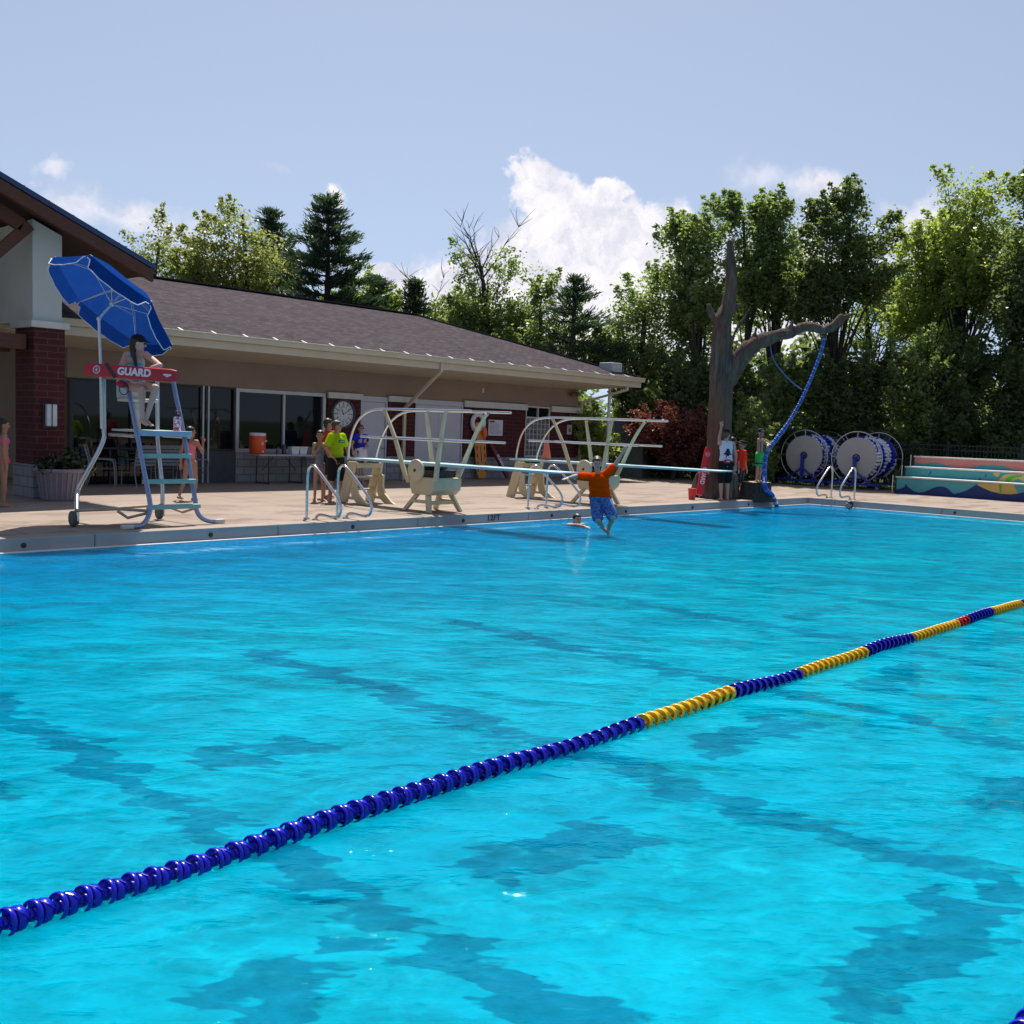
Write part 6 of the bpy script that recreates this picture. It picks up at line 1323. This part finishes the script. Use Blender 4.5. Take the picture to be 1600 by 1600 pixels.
def tree(name, label, base, D, lobes_px, mat, nclump=260, per=46, leaf=.17, crad=.55, trunk_r=.2, limbs=26, seed=1, depth=.8, group=None, trunk_top=None, cat='tree', bare=0, flat=.7, z0=.1, forks=2, twigs=0):
    rg = np.random.RandomState(seed); k = D / 1600
    B = Vector(base) if len(base) == 3 else atD(base[0], base[1], D); B.z = z0
    lobes = []
    for l in lobes_px:
        c = atD(l[0], l[1], D + (l[5] if len(l) > 5 else 0)); wf = 1.14 if 'maple' in name else 1.0; lobes.append((c.x, c.y, c.z, l[2] * k * wf, l[2] * k * depth * wf, l[3] * k, l[4] if len(l) > 4 else 1.0))
    root = thing(name, label, cat, B, 0, group)
    C = lobepts(lobes, int(nclump * .9), rg); C = C[C[:, 2] > z0 + .15]
    S = rg.uniform(.35, 1.2, len(C)) * crad
    # twigs that reach out of the crown
    ctr = np.array([np.mean([l[i] for l in lobes]) for i in range(3)]); far = np.linalg.norm((C - ctr), axis=1); sel = C[far > np.percentile(far, 62)]; dv = sel - ctr; dv /= np.linalg.norm(dv, axis=1, keepdims=True); dv[:, 2] = np.abs(dv[:, 2]) * .6 + .55; dv /= np.linalg.norm(dv, axis=1, keepdims=True)
    ln = rg.uniform(.2, .75, (len(sel), 1)); ex = [sel + dv * ln * t for t in (.45, .8, 1.15)]; C0 = C; C = np.concatenate([C] + ex); S = np.concatenate([S] + [np.full(len(sel), v) for v in (.22, .16, .10)])
    quadmesh('crown', leaves(C, S * 1.1, max(12, int(per * .62)), leaf * .80, rg, flat), mat, root, B); C = C0
    # trunk with limbs that reach into the crown
    q = MB(); zt = max(l[2] for l in lobes); top = Vector((np.mean([l[0] for l in lobes]), np.mean([l[1] for l in lobes]), zt)) if trunk_top is None else trunk_top
    tp = [B, B.lerp(top, .3) + Vector((rg.normal() * .15, rg.normal() * .15, 0)), B.lerp(top, .6) + Vector((rg.normal() * .25, rg.normal() * .25, 0)), top]; tp = smooth_path(tp, 3); n_ = len(tp)
    q.tube(tp, [trunk_r * (1 - .88 * i / (n_ - 1)) + .015 for i in range(n_)], 9)
    Z_ = C[rg.permutation(len(C))[:limbs]]
    for c in Z_:
        c = Vector(c); h_ = (c.z - B.z) * rg.uniform(.45, .85); i0 = int(np.clip(h_ / max(.1, top.z - B.z), .12, .93) * (n_ - 1)); s_ = tp[i0]; L_ = (c - s_).length
        mid = s_.lerp(c, .5) + Vector((rg.normal() * .12, rg.normal() * .12, L_ * .08)); r0 = trunk_r * (1 - .88 * i0 / (n_ - 1)) * .36
        q.tube(smooth_path([s_, s_.lerp(mid, .6), mid, c], 1), [max(.014, r0 * (1 - i / 8)) for i in range(8)][:len(smooth_path([s_, s_, mid, c], 1))], 6)
    for _ in range(bare):                              # dead branches sticking out above the leaves
        l = lobes[rg.randint(len(lobes))]; s_ = tp[int(rg.uniform(.55, .95) * (n_ - 1))]; d = Vector((rg.normal() * .45, rg.normal() * .45, 1.0)).normalized(); L_ = rg.uniform(1.2, 2.7)
        pth = [s_ + d * (L_ * t) + Vector((rg.normal(), rg.normal(), 0)) * .1 * t for t in (0, .33, .66, 1)]; q.tube(smooth_path(pth, 1), [max(.008, .045 * (1 - i / 7)) for i in range(8)][:len(smooth_path(pth, 1))], 5)
        for _k in range(9):
            a = pth[rg.randint(1, 4)]; e = a + (d + Vector((rg.normal(), rg.normal(), .2)) * .7).normalized() * rg.uniform(.35, 1.0); q.tube([a, a.lerp(e, .5) + Vector((rg.normal() * .05, rg.normal() * .05, .03)), e], [.014, .010, .005], 4)
    q.build('trunk', M_BARK, root, 0, B); return root
def conifer(label, px_, top, bot, halfw, D, seed, lean=0, nwh=15, mat=None, group=None, right_bias=1.0, gappy=0, z0=.1, dens=1.0):
    rg = np.random.RandomState(seed); k = D / 1600; B = atD(px_, bot, D); B.z = z0; T = atD(px_ + lean, top, D); root = thing('conifer', label, 'conifer', B, 0, group); H = T.z - B.z
    zb = atD(px_, bot, D).z; q = MB(); q.tube([B, B.lerp(T, .5), T], [.28, .17, .02], 9); Cs = []; Ss = []; Tp = []
    for i in range(nwh):
        t = (i + .5) / nwh; z = T.z - (T.z - zb) * t; frac = (z - B.z) / H; nb = int(rg.randint(5, 8))
        for j in range(nb):
            if rg.uniform() < gappy: continue
            az = 2 * math.pi * (j + rg.uniform(-.3, .3)) / nb + i * .9; L_ = halfw * k * (t ** .75) * rg.uniform(.7, 1.15) + .25; dv = Vector((math.cos(az), math.sin(az), 0)); L_ *= (right_bias if dv.dot(right0) > 0 else 1 / max(.6, right_bias) if right_bias != 1 else 1)
            s_ = B.lerp(T, frac) + Vector((0, 0, rg.uniform(-.15, .15))); e = s_ + dv * L_ + Vector((0, 0, L_ * (.10 - .02 * i / nwh + rg.uniform(-.06, .1)))); m_ = s_.lerp(e, .55) - Vector((0, 0, L_ * .06)); q.tube([s_, m_, e], [.045, .03, .012], 5)
            nn = max(3, int(L_ * 4.2 * dens))
            for u in range(nn):
                tt = .22 + .78 * (u + rg.uniform()) / nn; p_ = s_.lerp(m_, tt / .55) if tt < .55 else m_.lerp(e, (tt - .55) / .45); w_ = .34 * (1.15 - tt) * L_ * .5; sd = dv.cross(Vector((0, 0, 1)))
                p_ = p_ + sd * rg.normal() * w_ * .6; Cs.append(p_[:]); Ss.append(.20 + .10 * rg.uniform()); Tp.append((dv * .8 + Vector((0, 0, .6)) + sd * rg.normal() * .4).normalized()[:])
    for u in range(7): Cs.append((T - Vector((0, 0, u * .14)))[:]); Ss.append(.10 + .02 * u); Tp.append((0, 0, 1))
    quadmesh('crown', leaves(np.array(Cs), np.array(Ss), 24, .22, rg, .6, 3.2, np.array(Tp)), mat or L_PINE, root, B); q.build('trunk', M_BARK, root, 0, B); return root
GL = 'trees behind the bathhouse'; GR = 'tall trees beyond the pool fence'
# left group
tree('locust_tree', 'pale olive green feathery tree above the left part of the bathhouse roof', (370, 700), 45, [(365, 395, 62, 72, 1), (330, 430, 60, 60, 1), (410, 420, 48, 60, .9), (345, 350, 18, 28, .35), (378, 335, 16, 25, .35), (440, 455, 40, 45, .8)], L_PALE, 420, 40, .15, .5, .2, 34, 3, z0=.1)
tree('locust_tree', 'thin pale wispy tree by the pavilion roof tip, left of the taller olive tree', (250, 700), 46, [(262, 405, 40, 48, .8), (225, 405, 32, 36, .5), (255, 375, 20, 26, .35), (290, 430, 40, 50, .8), (215, 440, 35, 40, .7)], L_PALE, 200, 34, .15, .45, .15, 22, 4)
conifer('narrow dark pine peeking out between the olive tree and the tall spruce', 424, 330, 480, 62, 48, 5, 0, 12, dens=1.1)
conifer('tall dark layered pine standing above the middle of the bathhouse roof', 512, 306, 500, 92, 42, 6, 2, 12, gappy=.10, dens=1.5)
tree('maple_tree', 'low bright green tree at the foot of the tall dark pine', (560, 700), 44, [(560, 470, 38, 34), (585, 485, 30, 30), (535, 490, 30, 25)], L_YEL, 130, 42, .16, .45, .14, 14, 7)
conifer('small pointed pine right of the tall dark pine above the roof ridge', 593, 436, 540, 30, 44, 8, 0, 8, dens=1.2)
conifer('small dark pine in front of bare twigs above the end of the roof ridge', 648, 440, 560, 40, 45, 9, 0, 9, dens=1.1)
tree('maple_tree', 'mid green tree with dead bare twigs just right of the roof ridge end', (690, 700), 46, [(620, 490, 26, 22, .7), (680, 500, 30, 34), (715, 500, 36, 42), (660, 520, 40, 34)], L_MID, 190, 42, .15, .45, .16, 22, 10, bare=9)
tree('half_dead_tree', 'tall tree with bare dead upper branches and leafy sides above the bathhouse hip', (745, 720), 44, [(725, 420, 24, 26, .8), (715, 400, 16, 18, .5), (795, 425, 36, 22, .8), (790, 400, 22, 14, .5), (825, 425, 16, 18, .4), (745, 500, 60, 50, 1.1), (800, 500, 50, 46), (760, 450, 36, 28, .5)], L_MID, 330, 38, .15, .42, .24, 34, 11, trunk_top=atD(752, 415, 44), bare=18)
tree('maple_tree', 'dense mid green tree right of the half dead tree behind the roof slope', (850, 720), 43, [(850, 475, 26, 40, .8), (870, 520, 40, 45), (835, 540, 50, 45), (815, 555, 50, 40)], L_MID, 260, 42, .15, .45, .18, 24, 12)
conifer('pine with long branches swept to the right, above the end of the roof', 893, 432, 600, 88, 41, 13, 6, 12, gappy=.38, right_bias=1.15, dens=1.0)
tree('maple_tree', 'round bright green tree just right of the bathhouse roof tip', (985, 730), 42, [(965, 520, 38, 42), (1005, 480, 42, 48), (1040, 470, 34, 50), (955, 565, 42, 45), (1010, 545, 55, 60), (1065, 520, 40, 60)], L_MID, 480, 46, .15, .5, .25, 30, 14)
# right woods
tree('maple_tree', 'tall green tree whose crown stands left of the dead tree top', (1090, 740), 41, [(1085, 385, 42, 44, .9), (1055, 375, 22, 28, .4), (1100, 430, 40, 45, .8), (1060, 440, 30, 40, .6), (1090, 490, 42, 40, .7)], L_MID, 330, 42, .15, .45, .25, 30, 15)
tree('maple_tree', 'slim green tree whose top tuft rises directly behind the dead tree top', (1160, 740), 42, [(1143, 340, 26, 28, .9), (1150, 385, 22, 26, .5), (1185, 400, 30, 60, .9)], L_MID, 170, 42, .15, .42, .18, 20, 16)
tree('maple_tree', 'tall green tree between the dead tree and the leaning maple', (1215, 745), 42, [(1210, 355, 38, 42), (1190, 350, 22, 34, .6), (1215, 420, 55, 50), (1185, 450, 40, 40, .8), (1235, 470, 50, 34, .8)], L_MID, 380, 44, .15, .45, .26, 34, 17)
tree('maple_tree', 'tall dark green maple leaning right, its crown above the tip of the dead limb', (1290, 745), 40, [(1290, 360, 36, 44), (1325, 340, 26, 42, .8), (1350, 385, 44, 38), (1382, 355, 22, 26, .6), (1300, 430, 60, 48), (1350, 440, 46, 40, .8), (1275, 480, 46, 34, .7)], L_DARK, 520, 46, .15, .45, .28, 40, 18)
tree('maple_tree', 'pale yellow green tree in the gap right of the leaning maple', (1440, 750), 42, [(1440, 400, 40, 42, .9), (1420, 440, 34, 40, .8), (1460, 450, 50, 55), (1430, 500, 45, 45)], L_YEL, 320, 44, .15, .45, .22, 30, 19)
tree('maple_tree', 'tallest light green tree near the right edge with an airy top', (1520, 755), 41, [(1510, 330, 46, 42), (1545, 310, 34, 34, .8), (1500, 380, 60, 50), (1560, 380, 50, 55), (1530, 450, 70, 50), (1480, 300, 14, 20, .3)], L_YEL, 560, 46, .15, .45, .30, 44, 20)
tree('maple_tree', 'dark green tree cut off by the right edge of the picture', (1625, 760), 38, [(1618, 310, 34, 46), (1600, 400, 40, 60), (1640, 420, 60, 90), (1590, 480, 50, 60)], L_DARK, 420, 46, .15, .45, .3, 30, 21)
tree('maple_tree', 'hazy green tree filling the gap between the leaning maple and the pale yellow green tree', (1390, 750), 47, [(1390, 470, 58, 60), (1350, 520, 50, 50), (1440, 520, 55, 55), (1250, 440, 50, 60), (1165, 470, 45, 45, .8), (1480, 440, 40, 50)], L_MID, 560, 46, .16, .5, .26, 30, 22, group='tall trees beyond the pool fence')
# lower storey: dense dark trees right behind the fence
low = [(1000, 43, 620, 60, 60), (1060, 40, 590, 62, 80), (1140, 41, 590, 60, 90), (1215, 40, 600, 62, 85), (1290, 39.5, 585, 62, 90), (1360, 39.5, 580, 60, 100), (1430, 39, 570, 60, 110), (1500, 39, 575, 62, 115), (1575, 38.5, 570, 62, 120), (1650, 38.5, 570, 62, 120)]
lab = ['behind the lamp post', 'above the red maple', 'directly behind the dead trunk', 'right behind the swing rope', 'above the left lane line reel', 'above the right lane line reel', 'at the left end of the painted steps', 'above the middle of the painted steps', 'above the right part of the painted steps', 'beyond the right edge']
for i, (x, D, y, rx, ry) in enumerate(low):
    mt_ = L_DARK if i % 3 else L_MID
    tree('understorey_tree', 'dark dense low tree ' + lab[i], (x, 760), D, [(x, y + 30, rx * .9, ry * .62, .7), (x + (-1) ** i * 18, y + 80, rx, ry * .7), (x - 14, y + 130, rx, ry * .5)], mt_, 430, 44, .16, .5, .13, 20, 40 + i, depth=.75, group='dark low trees behind the fence')
for i, (x, D, y, rx, ry, mt_, lb) in enumerate(((925, 37.5, 672, 34, 24, L_YEL, 'bright yellow green bush right of the bathhouse corner behind the stand rails'), (1180, 37.5, 690, 26, 45, L_MID, 'leafy mid green bush directly behind the boy on the stump'), (1040, 43, 650, 30, 30, L_DARK, 'dark bush behind the left side of the red maple'))):
    tree('bush', lb, (x, 745), D, [(x, y, rx, ry), (x + 6, y + 26, rx, ry)], mt_, 150, 46, .13, .35, .05, 10, 60 + i, cat='bush')
tree('japanese_maple', 'dark red leaved maple beside the dead trunk behind the fence', (1050, 745), 38, [(1045, 668, 40, 26), (1075, 680, 26, 30), (1020, 690, 26, 22, .7), (1060, 705, 34, 24, .6)], L_RED, 240, 44, .11, .32, .09, 16, 70)
# behind the pavilion at the far left
for i, (x, y, D) in enumerate(((-40, 560, 44), (40, 590, 45), (110, 600, 46))):
    tree('understorey_tree', ('green tree seen left of the brick column past the picket fence', 'green tree hidden behind the brick column', 'green tree seen in the slit right of the brick column')[i], (x, 700), D, [(x, y, 60, 90), (x, y + 70, 60, 60)], L_MID, 260, 40, .17, .55, .12, 12, 80 + i)
# far wood closing the view between the trunks
rg = np.random.RandomState(99); Cs = []
for i in range(2600):
    x = rg.uniform(-300, 1800); D = rg.uniform(52, 66); zt = 5.5 + 2 * math.sin(x * .012) + 1.2 * math.sin(x * .05 + 1)
    c = atD(x, 700, D); Cs.append((c.x, c.y, rg.uniform(.3, zt)))
fw = quadmesh('far_wood', leaves(np.array(Cs), rg.uniform(.6, 1.1, 2600), 26, .34, rg, .8), L_DARK, None, (0, 0, 0)); tag(fw, kind='stuff')
# plants in the planter
pt = thing('potted_plant', 'dark leafy plant growing in the ribbed planter', 'plant', (8.43, 19.55, ZD + .54)); rg = np.random.RandomState(5)
Cs = np.array([(8.43 + rg.normal() * .19, 19.55 + rg.normal() * .18, ZD + .60 + abs(rg.normal()) * .09) for _ in range(46)]); quadmesh('foliage', leaves(Cs, np.full(46, .10), 26, .075, rg), L_POT, pt, (8.43, 19.55, ZD + .54))
q = MB()
for i in range(14): a = rg.uniform(0, 6.28); q.tube([(0, 0, 0), (.1 * math.cos(a), .1 * math.sin(a), .1), (.26 * math.cos(a), .26 * math.sin(a), .2)], .006, 5)
q.build('stems', M_BARK, pt)
